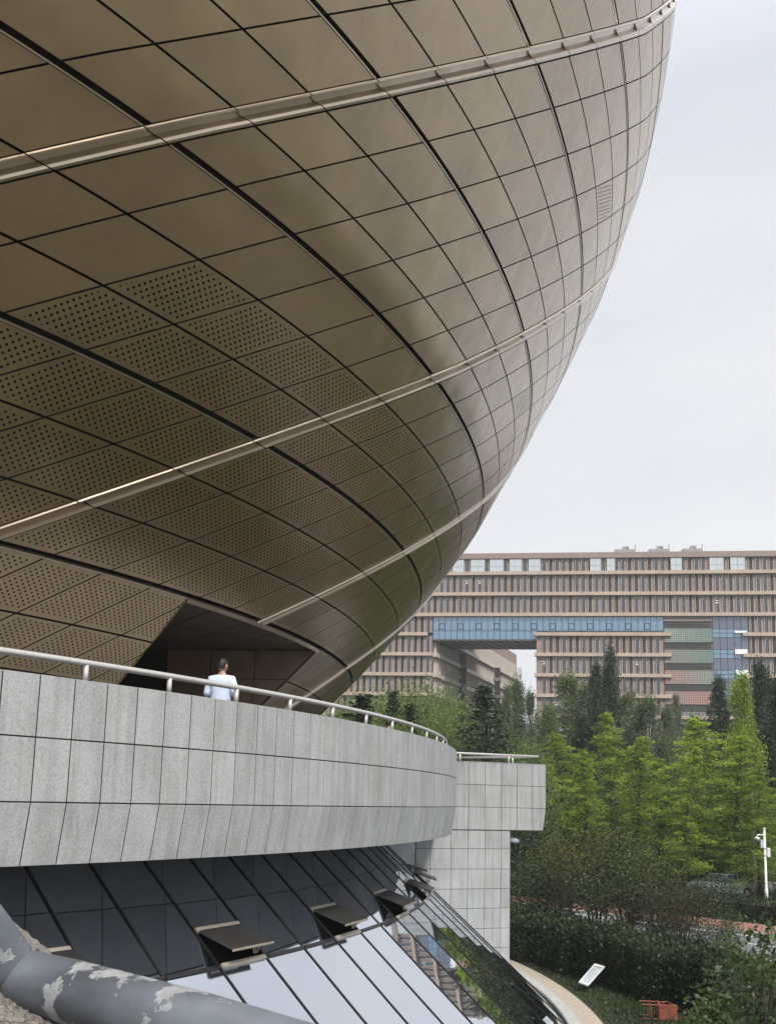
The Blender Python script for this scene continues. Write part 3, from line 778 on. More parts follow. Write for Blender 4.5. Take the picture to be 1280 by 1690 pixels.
def floor_zone(u0, u1, zt, zb, kind):
    m0 = math.ceil((u0 - U713) / mod); u = U713 + m0 * mod
    pu = u0
    while u + .75 < u1:
        wlist.append((u, zb, zt, m0, kind))
        piers.box(pu, u - .04, .18, .5, zb, zt); fins.box(u - .04, u + .03, -.02, .5, zb, zt)
        fins.box(u + .68, u + .73, .1, .5, zb, zt)
        pu = u + .73; u += mod; m0 += 1
    if u1 - pu > .1: piers.box(pu, u1, .18, .5, zb, zt)
tops_z = [ZR - 1.1] + [z - .33 for z in ZL]
bots_z = [z + .33 for z in ZL]
for k in range(3): floor_zone(UL + .1, UR - .1, tops_z[k], bots_z[k], 'top' if k == 0 else 'up')
for k in range(3, 9):
    floor_zone(UL + .1, U713 - .15, tops_z[k], bots_z[k], 'left')
    if k > 3: floor_zone(U885, U1096 - .1, tops_z[k], bots_z[k], 'right')
    floor_zone(U1237 + .1, UR - .1, tops_z[k], bots_z[k], 'far')
def w_me(h, kind):
    key = (round(h, 2), kind)
    if key not in win_me:
        mb = MB(); mb.box(.03, .68, .30, .34, 0, h, mi=0)
        if kind != 'dark':
            mb.box(.03, .68, .25, .30, h * .30, h * .30 + .07, mi=1); mb.box(.03, .08, .25, .30, 0, h, mi=1)
            mb.box(.63, .68, .25, .30, 0, h, mi=1)
        win_me[key] = mb.mesh('window', mats=[M_DK if kind == 'dark' else M_GLB, M_MUL])
    return win_me[key]
random.seed(3)
def vis(u, z):
    p = OM @ Vector((u, 0, z)); q = proj(p); 
    return q and 560 < q[0] < 1290 and q[1] < 1215 and not (q[0] < 760 and q[1] < 1900 - 1.32 * q[0] + 0) 
cnt = 0; rest = MB()
wlist.sort(key=lambda q: 0 if vis(q[0], q[1]) else 1)
for u, zb, zt, m, kind in wlist:
    k = 'dark' if (m % 3 == 0 or kind == 'left' and m % 3 == 1 or random.random() < .1) else 'glass'
    if kind == 'top':
        q = proj(OM @ Vector((u, 0, zb)))
        if any(a - 3 < q[0] < b for a, b in top_open): k = 'glass'
    if cnt < 298:
        o = opart('window', w_me(zt - zb, k), (u, 0, zb)); cnt += 1
        if k == 'glass' and random.random() < .09:
            lb = link('room_lamp', MB().box(.06, .5, .26, .28, (zt - zb) * .55, (zt - zb) * .60).box(.06, .5, .26, .28, (zt - zb) * .68, (zt - zb) * .72).mesh('room_lamp', M_LAMP), o)
    else: rest.box(u + .03, u + .68, .30, .34, zb, zt)
o = opart('distant_windows', rest.mesh('distant_windows', M_DK)); o['kind'] = 'stuff'
o = opart('brick_piers', piers.mesh('brick_piers', M_BRK)); o['kind'] = 'stuff'
o = opart('pale_fins', fins.mesh('pale_fins', M_FIN)); o['kind'] = 'stuff'
# top floor clear windows
for a, b in top_open:
    ua, ub = fu(a), fu(b); z0, z1 = fz(942), fz(922)
    o = opart('wide_window', MB().box(ua, ub, -.12, -.06, z0, z1).mesh('wide_window', glass_mat('pale_reflecting_glass', (.35, .42, .45), (.35, .9), (.95, 1, 1))))
    f_ = MB(); n = max(2, round((ub - ua) / 1.1))
    for q in range(n + 1): x = ua + (ub - ua) * q / n; f_.box(x - .05, x + .05, -.20, -.121, z0, z1)
    f_.box(ua, ub, -.19, -.122, z0 + (z1 - z0) * .42, z0 + (z1 - z0) * .42 + .08)
    c = link('window_frame', f_.mesh('window_frame', M_FIN), o)
# blue glass storey and bridge
zb1 = fz(1045.5); zbb = fz(1055); ztp = ZL[2] - .42
cols = [U713 + (U1096 - U713) * q / 37 for q in range(38)]
for q in range(37):
    a, b = cols[q] + .05, cols[q + 1] - .05
    rows_ = [(ztp, ztp - 2.55), (ztp - 2.62, zb1 + .5)]
    if cols[q] < U885: rows_ += [(zb1 + .43, zbb)]
    for j, (z1, z0) in enumerate(rows_):
        mb = MB().box(a, b, .30, .36, z0, z1); o = opart('glass_pane', mb.mesh('glass_pane', M_BLUE))
        if j == 0 and q % 3 == 1:
            link('vent_frame', MB().box(a + .02, b - .02, .20, .29, z0 + .1, z0 + .16).box(a + .02, b - .02, .20, .29, z1 - 1.3, z1 - 1.24).box(a + .02, a + .10, .2, .29, z0 + .1, z1 - 1.24).box(b - .1, b - .02, .2, .29, z0 + .1, z1 - 1.24).mesh('vent_frame', M_MUL), o)
obox('bridge_frame', U713, U885, .37, .5, zbb, ztp, M_MUL); obox('bridge_frame', U885, U1096, .37, .5, zb1, ztp, M_MUL)
M_SOF2 = simple('grey_soffit', (.10, .10, .11), .6)
obox('bridge_soffit', U713, U885 + .2, .31, 11.6, zbb - .25, zbb - .05, M_SOF2)
for q in range(11):
    u = U713 + 1.0 + q * (U885 - U713 - 1) / 11
    opart('soffit_rib', MB().add([(u, .4, zbb - .26), (u + .22, .4, zbb - .26), (u + 4.2, 11.4, zbb - .26), (u + 4.0, 11.4, zbb - .26), (u, .4, zbb - .34), (u + .22, .4, zbb - .34), (u + 4.2, 11.4, zbb - .34), (u + 4.0, 11.4, zbb - .34)], [(0, 1, 2, 3), (7, 6, 5, 4), (0, 4, 5, 1), (1, 5, 6, 2), (2, 6, 7, 3), (3, 7, 4, 0)]).mesh('soffit_rib', M_ALU))
# court side wall running back
def w3(p, q_): return Vector((p.x, p.y, q_))
SA = Vector((8.65, 188.75)); SB = Vector(atY(852, 1100, 258)).xy; sdv = (SB - SA); sl_n = sdv.length; sdv.normalize(); snv = Vector((sdv.y, -sdv.x))
SM = Matrix(((sdv.x, snv.x, 0, SA.x), (sdv.y, snv.y, 0, SA.y), (0, 0, 1, 0), (0, 0, 0, 1)))
def spart(name, mb, mat):
    me = mb.mesh(name, mat); o = link(name, me, off); o.matrix_parent_inverse = OI; o.matrix_basis = SM; return o
spart('side_wall', MB().box(.6, sl_n, -14, .0, ZG, ZL[2] + 3), M_BRK)
for z in ZL[3:]: spart('floor_band', MB().box(.7, sl_n + .6, .0, .8, z - .42, z + .38), M_FIN)  # pale colour stands in for light falling on the side bands
sf = MB()
for q in range(46):
    x = 1.5 + q * (sl_n - 3) / 46
    for k in range(3, 9): sf.box(x, x + .12, .0, .45, bots_z[k], tops_z[k] if k != 3 else ZL[2])
    if q < 12:
        for k in range(3, 9): pass
o = spart('pale_fins', sf, M_FIN); o['kind'] = 'stuff'
for q in range(9):
    for k in range(3, 9): spart('window', MB().box(2 + q * 2.3, 2.9 + q * 2.3, .0, .06, bots_z[k] + .1, (tops_z[k] if k != 3 else ZL[2]) - .1), M_GLB)
for px, y_, wd_ in ((764, 206, 1.35), (820.5, 226, 1.35)):
    c = Vector(atY(px, 1100, y_)).xy; cc = OM.inverted() @ Vector((c.x, c.y, 0))
    obox('column', cc.x - wd_ / 2, cc.x + wd_ / 2, cc.y - .6, cc.y + .6, ZG, zbb - .3, M_DK)
    for z in ZL[4:]: obox('column_band', cc.x - wd_ / 2 - .25, cc.x + wd_ / 2 + .25, cc.y - .85, cc.y + .85, z - .42, z + .38, simple('column_band_grey', (.2, .17, .16), .7))
pc = Vector(atY(854, 1100, 262)).xy; cc = OM.inverted() @ Vector((pc.x, pc.y, 0))
obox('glass_stair', cc.x - .2, cc.x + 1.1, cc.y, cc.y + 3, ZG, zbb + 5, M_PALE)
# coloured grid screen
def screen_mat(name, a, b):
    m, t, bs = newmat(name); tcn = t.nodes.new('ShaderNodeTexCoord'); sp = t.nodes.new('ShaderNodeSeparateXYZ'); t.links.new(tcn.outputs['Generated'], sp.inputs[0])
    c = ramp(t, sp.outputs[0], [(0, a), (1, b)])
    br = t.nodes.new('ShaderNodeTexBrick'); mm = t.nodes.new('ShaderNodeMapping'); mm.inputs['Rotation'].default_value = (R(90), 0, 0); t.links.new(tcn.outputs['Object'], mm.inputs[0]); t.links.new(mm.outputs[0], br.inputs[0])
    br.offset = 0; br.inputs['Scale'].default_value = 1; br.inputs['Brick Width'].default_value = .42; br.inputs['Row Height'].default_value = .42; br.inputs['Mortar Size'].default_value = .06
    br.inputs['Color1'].default_value = (1, 1, 1, 1); br.inputs['Color2'].default_value = (.85, .85, .85, 1); br.inputs['Mortar'].default_value = (.4, .4, .42, 1)
    t.links.new(mixc(t, 1, c, br.outputs[0], 'MULTIPLY'), bs.inputs['Base Color']); bs.inputs['Roughness'].default_value = .5; return m
gcol, pcol, gy = (.18, .28, .24), (.43, .24, .21), (.29, .26, .245)
scr = [(1016, 1025.5, gy, (.28, .2, .2)), (1037, 1060, (.30, .34, .3), gcol), (1071.5, 1094.5, gy, gcol), (1106, 1129, pcol, (.26, .33, .28)), (1140.5, 1163, (.36, .27, .25), pcol), (1174, 1196, gcol, gy)]
for y1, y0, a, b in scr: obox('colour_screen', U1096 + .05, U1177, .05, .25, fz(y0, 1136), fz(y1, 1136), screen_mat('screen_grid', a, b))
for y in (1026, 1061, 1095, 1130, 1164):
    obox('wall', U1096 + .05, U1177, .45, .54, fz(y + 11, 1136), fz(y, 1136), M_LAMP)
    for q in range(4): z = fz(y + .6 + q * 3, 1136); obox('louvre', U1096 + .05, U1177, .0, .3, z - .14, z + .02, M_DK)
# glass bay right of the screen
zz = [ZL[2] - .42] + [fz(y, 1200) for y in (1038, 1044.5, 1052, 1072, 1079, 1086.5, 1106, 1113, 1120.5, 1140, 1147, 1155, 1175)]
M_BLUE2 = glass_mat('slate_spandrel', (.09, .10, .13), (.1, .6), (.5, .6, .75))
for q in range(5):
    a = U1177 + .1 + q * (U1237 - U1177 - .1) / 5; b = U1177 + .1 + (q + 1) * (U1237 - U1177 - .1) / 5 - .1
    for j in range(len(zz) - 1): opart('glass_pane', MB().box(a, b, .25, .33, zz[j + 1] + .05, zz[j] - .05).mesh('glass_pane', M_BLUE if j % 3 else M_BLUE2))
obox('bay_frame', U1177 + .05, U1237, .34, .5, zz[-1], zz[0], M_MUL)
for y in (1044, 1079, 1113): obox('ledge_light', fu(1213), fu(1233), -.3, .2, fz(y, 1200) - .1, fz(y, 1200) + (.25 if y == 1044 else .8), M_LAMP)
# roof plant
M_ROOFU = simple('roof_unit_grey', (.28, .27, .27), .6)
for a, b in ((1017, 1052), (1075, 1109), (1131, 1165)):
    ua, ub = fu(a), fu(b); mb = MB(); mb.box(ua, ub, .4, 5, ZR, ZR + .75); mb.box(ua + .3, ub - .3, .3, .38, ZR + .1, ZR + .6); mb.box(ua + 1.5, ua + 2.3, .6, 1.6, ZR + .75, ZR + 1.35); mb.ball(((ua + ub) / 2 + .4, .9, ZR + 1.15), .42); mb.box(ub - .14, ub, .5, .64, ZR + .7, ZR + 1.7)
    opart('roof_unit', mb.mesh('roof_unit', M_ROOFU))

# ------------------------------------------------------------------ vegetation
def leaf_mat(name, c0, c1, trans=.35, rough=.55):
    m, t, b = newmat(name)
    at = t.nodes.new('ShaderNodeAttribute'); at.attribute_name = 'tint'
    oi = t.nodes.new('ShaderNodeObjectInfo')
    c = ramp(t, at.outputs['Fac'], [(0, c0), (1, c1)])
    c = mixc(t, 1, c, ramp(t, oi.outputs['Random'], [(0, (.78, .82, .8)), (1, (1.12, 1.1, 1))]), 'MULTIPLY')
    t.links.new(c, b.inputs['Base Color']); b.inputs['Roughness'].default_value = rough
    tl = t.nodes.new('ShaderNodeBsdfTranslucent'); t.links.new(mixc(t, 1, c, (1.25, 1.3, .7), 'MULTIPLY'), tl.inputs['Color'])
    mx_ = t.nodes.new('ShaderNodeMixShader'); mx_.inputs[0].default_value = trans
    t.links.new(b.outputs[0], mx_.inputs[1]); t.links.new(tl.outputs[0], mx_.inputs[2]); t.links.new(mx_.outputs[0], t.nodes['Material Output'].inputs[0]); return m
LM_BRIGHT = leaf_mat('bright_needles', (.06, .115, .022), (.40, .50, .09), .55)
LM_MID = leaf_mat('mid_leaves', (.07, .115, .035), (.20, .26, .09), .4)
LM_GREY = leaf_mat('grey_green_leaves', (.075, .105, .055), (.18, .22, .13), .35)
LM_DARK = leaf_mat('dark_needles', (.018, .035, .018), (.05, .075, .035), .15)
LM_RED = leaf_mat('russet_leaves', (.018, .032, .012), (.085, .07, .028), .3)
LM_HEDGE = leaf_mat('hedge_leaves', (.012, .023, .008), (.048, .07, .022), .2)
LM_BUSH = leaf_mat('bush_leaves', (.02, .038, .014), (.08, .12, .04), .25)
M_BARK = simple('bark', (.07, .055, .042), .9, 0, .3, 6, .5, 30)
M_BARKP = simple('pale_bark', (.22, .21, .18), .85, 0, .2, 6)
def leaves(name, C, D, size, aspect, mat, tint, seed=0, updroop=0.0):
    """C centres (n,3), D growth directions (n,3); a bent two-triangle leaf each"""
    r = np.random.default_rng(seed); n = len(C)
    D = D + r.normal(0, .45, (n, 3)); D /= np.linalg.norm(D, axis=1, keepdims=True) + 1e-9
    A = r.normal(0, 1, (n, 3)); S = np.cross(D, A); S /= np.linalg.norm(S, axis=1, keepdims=True) + 1e-9
    s = (size * r.uniform(.6, 1.3, n))[:, None]; w_ = s * aspect
    V = np.stack([C - D * s * .5, C + S * w_ * .5 + D * s * .05, C + D * s * .5, C - S * w_ * .5 + D * s * .05], 1).reshape(-1, 3)
    me = bpy.data.meshes.new(name); me.vertices.add(4 * n); me.vertices.foreach_set('co', V.astype(np.float32).ravel())
    me.loops.add(4 * n); me.loops.foreach_set('vertex_index', np.arange(4 * n, dtype=np.int32))
    me.polygons.add(n); me.polygons.foreach_set('loop_start', np.arange(0, 4 * n, 4, dtype=np.int32)); me.polygons.foreach_set('loop_total', np.full(n, 4, np.int32))
    me.materials.append(mat); me.update(calc_edges=True)
    at = me.attributes.new('tint', 'FLOAT', 'FACE'); at.data.foreach_set('value', np.clip(tint + r.normal(0, .22, n), 0, 1).astype(np.float32)); return me
def conifer(seed, H, Wd, nb, per, size, mat, droop=.15, up=.25, bare=.12, power=.8, bark=M_BARK, mid=0, aspect=.35):
    r = np.random.default_rng(seed); C = []; D = []; T = []; br = MB()
    lean = r.normal(0, .03 * H, 2)
    def axis(t): return np.array([lean[0] * t * t, lean[1] * t * t, H * t])
    br.tube([axis(t) for t in (0, .25, .5, .75, .97)], [H * .016, H * .012, H * .009, H * .005, H * .0015], 6)
    for q in range(nb):
        t = bare + (1 - bare) * (q / nb) ** 1.0; a = q * 2.4 + r.normal(0, .3)
        sh = (1 - t) ** power if mid == 0 else min(1, ((t - bare) / mid + .25)) * (1 - t) ** power * 1.25
        ln = Wd / 2 * sh * r.uniform(.4, 1.25) + .02 * H * .3
        base = axis(t); d = np.array([math.cos(a), math.sin(a), up + r.normal(0, .12)])
        pts = []; 
        for s in np.linspace(0, 1, 6): pts.append(base + d * ln * s + np.array([0, 0, -droop * ln * s * s]))
        if q % 2 == 0: br.tube([pts[0], pts[3], pts[5]], [H * .0035, H * .002, H * .0006], 4)
        tn = r.uniform(.15, .85)
        m_ = max(4, int(per * (.35 + ln / (Wd / 2))))
        s = r.uniform(.12, 1, m_) ** .8; idx = s * 5; i0 = np.minimum(idx.astype(int), 4); f = (idx - i0)[:, None]; P = np.array(pts)
        c = P[i0] * (1 - f) + P[i0 + 1] * f; spread = ln * .135 * (1.25 - s)[:, None] + size * .5
        c = c + r.normal(0, 1, (m_, 3)) * spread * np.array([1, 1, .6])
        C.append(c); dd = np.tile(d / np.linalg.norm(d), (m_, 1)) + r.normal(0, .5, (m_, 3)); dd[:, 2] -= .2; D.append(dd); T.append(np.full(m_, tn))
    C = np.concatenate(C); D = np.concatenate(D); T = np.concatenate(T)
    return leaves('crown', C, D, size, aspect, mat, T, seed), br.mesh('trunk', bark, True)
def broad(seed, H, Wd, nclump, per, size, mat, bare=.3, stems=1, bark=M_BARK, flat_=.8, columnar=False, twig=False):
    r = np.random.default_rng(seed); C = []; D = []; T = []; br = MB()
    base_r = H * .014
    tips = []
    for s_ in range(stems):
        a = s_ * 6.28 / max(stems, 1) + r.uniform(0, 1); lean_ = (0 if stems == 1 else .18 * H) * r.uniform(.5, 1.1)
        top = np.array([math.cos(a) * lean_, math.sin(a) * lean_, H * (.85 if stems == 1 else r.uniform(.6, .85))])
        st = np.array([math.cos(a) * .05 * (stems > 1), math.sin(a) * .05 * (stems > 1), 0]); k = (st + top) / 2 + r.normal(0, .03 * H, 3) * [1, 1, .2]
        br.tube([st, k * .55 + st * .45, k, top * .6 + k * .4, top], [base_r, base_r * .8, base_r * .6, base_r * .4, base_r * .15], 6)
        tips.append((st, k, top))
    for q in range(nclump):
        st, k, top = tips[q % stems]
        zz = bare + (1 - bare) * r.uniform(0, 1); 
        prof_ = math.sin(math.pi * min(1, max(0.04, (zz - bare * .7) / (1.02 - bare * .7))) ** (1.2 if not columnar else .55)) ** .6
        rr_ = Wd / 2 * prof_ * math.sqrt(r.uniform(.1, 1)); a = r.uniform(0, 6.28)
        c = np.array([math.cos(a) * rr_, math.sin(a) * rr_, H * zz])
        zf = max(.1, min(.95, zz - .25)); o = (k if zf < .5 else k * .4 + top * .6)
        if q % 2 == 0 or twig:
            midp = (o + c) / 2 + np.array([0, 0, -.04 * H]); br.tube([o, midp, c], [base_r * .35, base_r * .2, base_r * .06], 4)
        cs = Wd * r.uniform(.06, .15) * (.7 if columnar else 1)
        m_ = int(per * r.uniform(.6, 1.4)); g_ = r.normal(0, 1, (m_, 3)) * cs * np.array([1, 1, flat_ if not columnar else 1.8])
        C.append(c + g_); D.append(g_ / (cs + 1e-6) * .4 + np.array([0, 0, .5 if columnar else -.1])); T.append(np.full(m_, r.uniform(.1, .9)))
    C = np.concatenate(C); C[:, 2] = np.maximum(C[:, 2], .08); D = np.concatenate(D); T = np.concatenate(T)
    return leaves('crown', C, D, size, .55, mat, T, seed), br.mesh('trunk', bark, True)
def plant(name, pair, x, y, z, s, rz, label, cat, group, sz=None):
    e_ = empty(name, (x, y, z), label, cat, group, rz); e_.scale = (s, s, sz or s)
    link('crown', pair[0], e_); link('trunk', pair[1], e_); return e_
G0 = ZG
def ctop(me):
    c = np.empty(len(me.vertices) * 3, np.float32); me.vertices.foreach_get('co', c); return float(np.quantile(c[2::3], .9985))
def topscale(px, ytop, Y, H):      # height that a tree standing at depth Y needs so that its tip reaches the given image row
    return (atY(px, ytop, Y).z - G0) / H
# bright young conifers in a row
conA = [conifer(11 + q, 10, 4.2 + .5 * (q % 2), 88, 185, .15, LM_BRIGHT, bare=.14, power=.55 + .1 * (q % 3), up=.2, droop=.25) for q in range(4)]
rowA = [(905, 1262, 50, 1.15, 'bright green young conifer at the left end of the row, next to the stone block'),
        (930, 1212, 54, 1.2, 'broad bright conifer second from the left in the row behind the russet shrubs'),
        (968, 1236, 50, 1.0, 'low yellow-green conifer in the row just left of the tallest pale tip'),
        (1013, 1178, 56, .95, 'slim conifer with the palest yellow-green pointed tip, in front of the dark poplars'),
        (1052, 1216, 51, .95, 'narrow green conifer right of the pale yellow-green tip'),
        (1092, 1252, 53, 1.1, 'shorter green conifer between two taller ones near the middle of the row'),
        (1127, 1232, 49, 1.05, 'green conifer with a thin dark trunk in front of the coloured grid screen'),
        (1160, 1186, 53, 1.15, 'tall green conifer with a thick dark trunk above the parked pale car'),
        (1212, 1216, 50, 1.1, 'green conifer with stiff level branches left of the white street lamp'),
        (1252, 1262, 47, 1.0, 'green conifer just behind the camera pole'),
        (1285, 1232, 51, 1.2, 'green conifer cut by the right edge of the photo')]
for q, (px, yt, Y, ws, lb) in enumerate(rowA):
    Y += 18; s = topscale(px, yt, Y, ctop(conA[q % 4][0])); p = atY(px, 1400, Y); e_ = plant('young_conifer', conA[q % 4], p.x, p.y, G0, s * ws * (1.25 + .12 * (q % 3)), q * 1.3, lb, 'tree', 'bright conifers along the road', s)
# cedar beside the block
ced = conifer(31, 12, 7.0, 120, 150, .20, LM_DARK, droop=.35, up=.22, bare=.05, power=.75)
p = atY(806, 1300, 62); s = topscale(806, 1132, 62, ctop(ced[0])); plant('cedar_tree', ced, p.x, p.y, G0, s * 1.45, .4, 'dark cedar with layered branches rising right behind the block handrail', 'tree', None, s)
ced2 = conifer(32, 9, 3.4, 90, 90, .20, LM_DARK, droop=.3, up=.25, bare=.05, power=.8)
for q, (px, yt, Y, ws, lb) in enumerate([(582, 1146, 58, 1.5, 'dark conifer close to the underside of the bronze egg'), (646, 1140, 66, 1.0, 'dark pointed conifer left of centre among the pale trees'), (684, 1162, 66, 1.1, 'short dark conifer just right of the pointed dark one')]):
    p = atY(px, 1300, Y); s = topscale(px, yt, Y, ctop(ced2[0])); plant('dark_conifer', ced2, p.x, p.y, G0, s * ws, q, lb, 'tree', 'dark conifers behind the terrace rail', s)
# pale broadleaf trees behind the terrace rail
brM = [broad(41 + q, 10, 6.5, 120, 290, .16, LM_MID, .12, flat_=1.0) for q in range(2)]
lstA = [(560, 1150, 78, 1.0, 'pale green tree half hidden by the bronze egg'), (606, 1140, 84, 1.0, 'pale green tree behind the dark conifer nearest the egg'), (668, 1132, 88, 1.0, 'tall pale green tree below the brick corner of the office block'),
        (712, 1128, 84, 1.05, 'feathery pale green tree in front of the office side wall'), (748, 1150, 78, 1.0, 'pale green tree left of the dark cedar'), (728, 1178, 66, .8, 'low yellowish green tree tucked beside the dark cedar'), (640, 1180, 62, .8, 'low green tree just above the curved rail'), (860, 1215, 66, .8, 'low green tree right of the dark cedar')]
for q, (px, yt, Y, ws, lb) in enumerate(lstA):
    p = atY(px, 1300, Y); s = topscale(px, yt, Y, ctop(brM[q % 2][0])); plant('broadleaf_tree', brM[q % 2], p.x, p.y, G0, s * ws, q * 2.1, lb, 'tree', 'pale trees behind the terrace rail', s)
# grey-green poplars and willows behind
pop = [broad(51 + q, 14, 3.0, 120, 190, .15, LM_GREY, .08, columnar=True, bark=M_BARKP) for q in range(3)]
popD = broad(55, 14, 2.8, 130, 240, .17, LM_DARK, .06, columnar=True)
popB = broad(57, 12, 2.8, 110, 230, .15, LM_BRIGHT, .08, columnar=True)
lstB = [(852, 1118, 92, 1.1, 0, 'thin grey-green poplar with sky showing through beside the gap in the office block'), (876, 1140, 96, 1.0, 0, 'sparse grey-green poplar in the white gap of the office block'), (836, 1130, 100, .9, 0, 'sparse poplar directly behind the cedar tip'),
        (905, 1158, 90, 1.6, 0, 'grey-green poplar above the right corner of the projecting block'), (938, 1110, 98, 2.0, 0, 'broad grey-green poplar with pale twigs'), (965, 1128, 100, 1.5, 0, 'grey-green poplar left of the dark twin poplars'),
        (984, 1094, 94, .85, 1, 'shorter left one of the dark twin poplars'), (1008, 1070, 95, .9, 1, 'tallest dark narrow poplar of the twin pair'),
        (1040, 1140, 100, 1.6, 0, 'grey-green poplar right of the tallest dark poplar'), (1070, 1148, 96, 1.8, 0, 'broad grey-green poplar below the coloured grid screen'), (1100, 1165, 100, 1.5, 0, 'faint grey-green poplar at the left edge of the grid screen'),
        (1118, 1146, 104, .7, 0, 'thin poplar tip poking in front of the grid screen'), (1150, 1178, 92, 1.6, 0, 'low grey poplar under the grid screen'),
        (1190, 1118, 90, 1.1, 1, 'dark poplar in front of the blue glass bay'), (1226, 1112, 80, 1.2, 2, 'light green narrow poplar between two dark ones'), (1262, 1092, 88, 1.2, 1, 'dark poplar near the right edge of the photo'), (1292, 1120, 84, 1.5, 1, 'dark poplar cut by the right edge of the photo')]
for q, (px, yt, Y, ws, kd, lb) in enumerate(lstB):
    H_ = 12 if kd == 2 else 14; pr = pop[q % 3] if kd == 0 else (popD if kd == 1 else popB)
    p = atY(px, 1300, Y); s = topscale(px, yt, Y, ctop(pr[0])); plant('poplar_tree', pr, p.x, p.y, G0, s * ws * .75, q * 1.7, lb, 'tree', 'poplars in front of the office block', s)
# far belt of undergrowth: one mass nobody could count
def mass(name, label, pts, hgt, wid, n, size, mat, seed, cat='undergrowth', group=None, dens_low=0):
    r = np.random.default_rng(seed); P = np.array(pts, float); seg = np.linalg.norm(np.diff(P, axis=0), axis=1); cum = np.concatenate([[0], np.cumsum(seg)]); 
    nc = max(3, int(cum[-1] / (wid * .35))); C = []; T = []
    for q in range(nc):
        d = r.uniform(0, cum[-1]); i = min(np.searchsorted(cum, d, side='right') - 1, len(seg) - 1); f = (d - cum[i]) / seg[i]
        c = P[i] * (1 - f) + P[i + 1] * f; c = c + r.normal(0, wid * .28, 2); h_ = hgt * r.uniform(.6, 1.12)
        m_ = int(n / nc); a = r.normal(0, 1, (m_, 3)); a /= np.linalg.norm(a, axis=1, keepdims=True); a *= r.uniform(.5, 1.05, (m_, 1)) ** .5
        C.append(np.stack([c[0] + a[:, 0] * wid * .42, c[1] + a[:, 1] * wid * .42, G0 + h_ / 2 + a[:, 2] * h_ / 2], 1)); T.append(np.full(m_, r.uniform(.1, .9)))
    C = np.concatenate(C); C[:, 2] = np.maximum(C[:, 2], G0 + .02); T = np.concatenate(T)
    o = link(name, leaves(name, C, r.normal(0, 1, C.shape), size, .6, mat, T, seed)); tag(o, label, cat, group, 'stuff'); return o
mass('far_woodland', 'mass of grey-green trees in front of the office block', [(-14, 118), (20, 116), (50, 110), (75, 104), (100, 96)], 11.0, 9, 170000, .26, LM_GREY, 61, 'woodland')
mass('shrub_belt', 'belt of dense green shrubs below the tree trunks', [(2, 84), (16, 80), (30, 72), (45, 62), (58, 50)], 3.6, 4, 45000, .26, LM_MID, 62)
mass('shrub_belt', 'strip of mixed dark green shrubs under the bright conifers', [(10, 76), (19, 74), (28, 68), (36, 60), (47, 48)], 2.2, 2.2, 36000, .18, LM_BUSH, 63)

rsh = broad(88, 1.9, 2.4, 40, 120, .11, LM_DARK, .05, stems=4)
for q, (px, py_, Y, lb) in enumerate([(1186, 1440, 61, 'dark round shrub in front of the pale greenish car'), (1120, 1462, 62, 'dark low shrub left of the pale greenish car'), (1272, 1452, 65, 'dark shrub right behind the camera pole')]):
    p = atY(px, 1470, Y); s = topscale(px, py_, Y, ctop(rsh[0])); plant('round_shrub', rsh, p.x, p.y, G0, s * 1.3, q, lb, 'shrub', 'dark shrubs by the parked cars', s)
# clipped hedges, box shaped leaf masses
def hedge(name, label, a, b, w_, h_, n, size, mat, seed):
    r = np.random.default_rng(seed); a = np.array(a); b = np.array(b); L_ = np.linalg.norm(b - a); d = (b - a) / L_; p = np.array([-d[1], d[0]])
    u = r.uniform(0, L_, n); k = r.uniform(0, 2 * h_ + w_, n)
    wob = 1 + .18 * np.sin(u * 1.7) + .12 * np.sin(u * 4.1 + 1)
    v = np.where(k < h_, -w_ / 2, np.where(k < h_ + w_, k - h_ - w_ / 2, w_ / 2)) * wob; z = np.where(k < h_, k, np.where(k < h_ + w_, h_, 2 * h_ + w_ - k)) * (1 + .09 * np.sin(u * 2.3) + .06 * np.sin(u * 5.7))
    C = np.stack([a[0] + d[0] * u + p[0] * v, a[1] + d[1] * u + p[1] * v, G0 + z], 1) + r.normal(0, .10, (n, 3))
    N_ = np.stack([p[0] * np.sign(v) * (k < h_) , p[1] * np.sign(v) * (k < h_), np.ones(n)], 1)
    t = .35 + .3 * np.sin(u * .9) * np.sin(v * 3) + .25 * (z > h_ * .93)  # top leaves tinted lighter, top light painted into the leaf colour
    e_ = empty(name, (*(((a + b) / 2)), G0), label, 'hedge'); 
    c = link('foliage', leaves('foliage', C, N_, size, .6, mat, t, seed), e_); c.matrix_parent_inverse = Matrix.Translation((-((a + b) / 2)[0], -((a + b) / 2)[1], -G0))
    mb = MB(); nn = 30
    M_ = Matrix(((d[0], p[0], 0, a[0]), (d[1], p[1], 0, a[1]), (0, 0, 1, G0), (0, 0, 0, 1)))
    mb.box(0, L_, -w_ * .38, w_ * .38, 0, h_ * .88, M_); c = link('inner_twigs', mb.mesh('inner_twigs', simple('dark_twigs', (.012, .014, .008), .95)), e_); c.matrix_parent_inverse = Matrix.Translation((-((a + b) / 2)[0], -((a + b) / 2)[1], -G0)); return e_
def rp(off_, s): q = RP + rn * off_ + rd * s; return (q.x, q.y)
hedge('clipped_hedge', 'long dark clipped hedge on the near side of the road', (3.9 * K, 38.5 * K), (9.2 * K, 25.2 * K), 1.5, 1.6, 36000, .11, LM_HEDGE, 71)
hedge('clipped_hedge', 'dark clipped hedge on the far side behind the red pavement', rp(-4.4, -18), rp(-4.4, 30), 1.3, 1.1, 26000, .13, LM_HEDGE, 72)
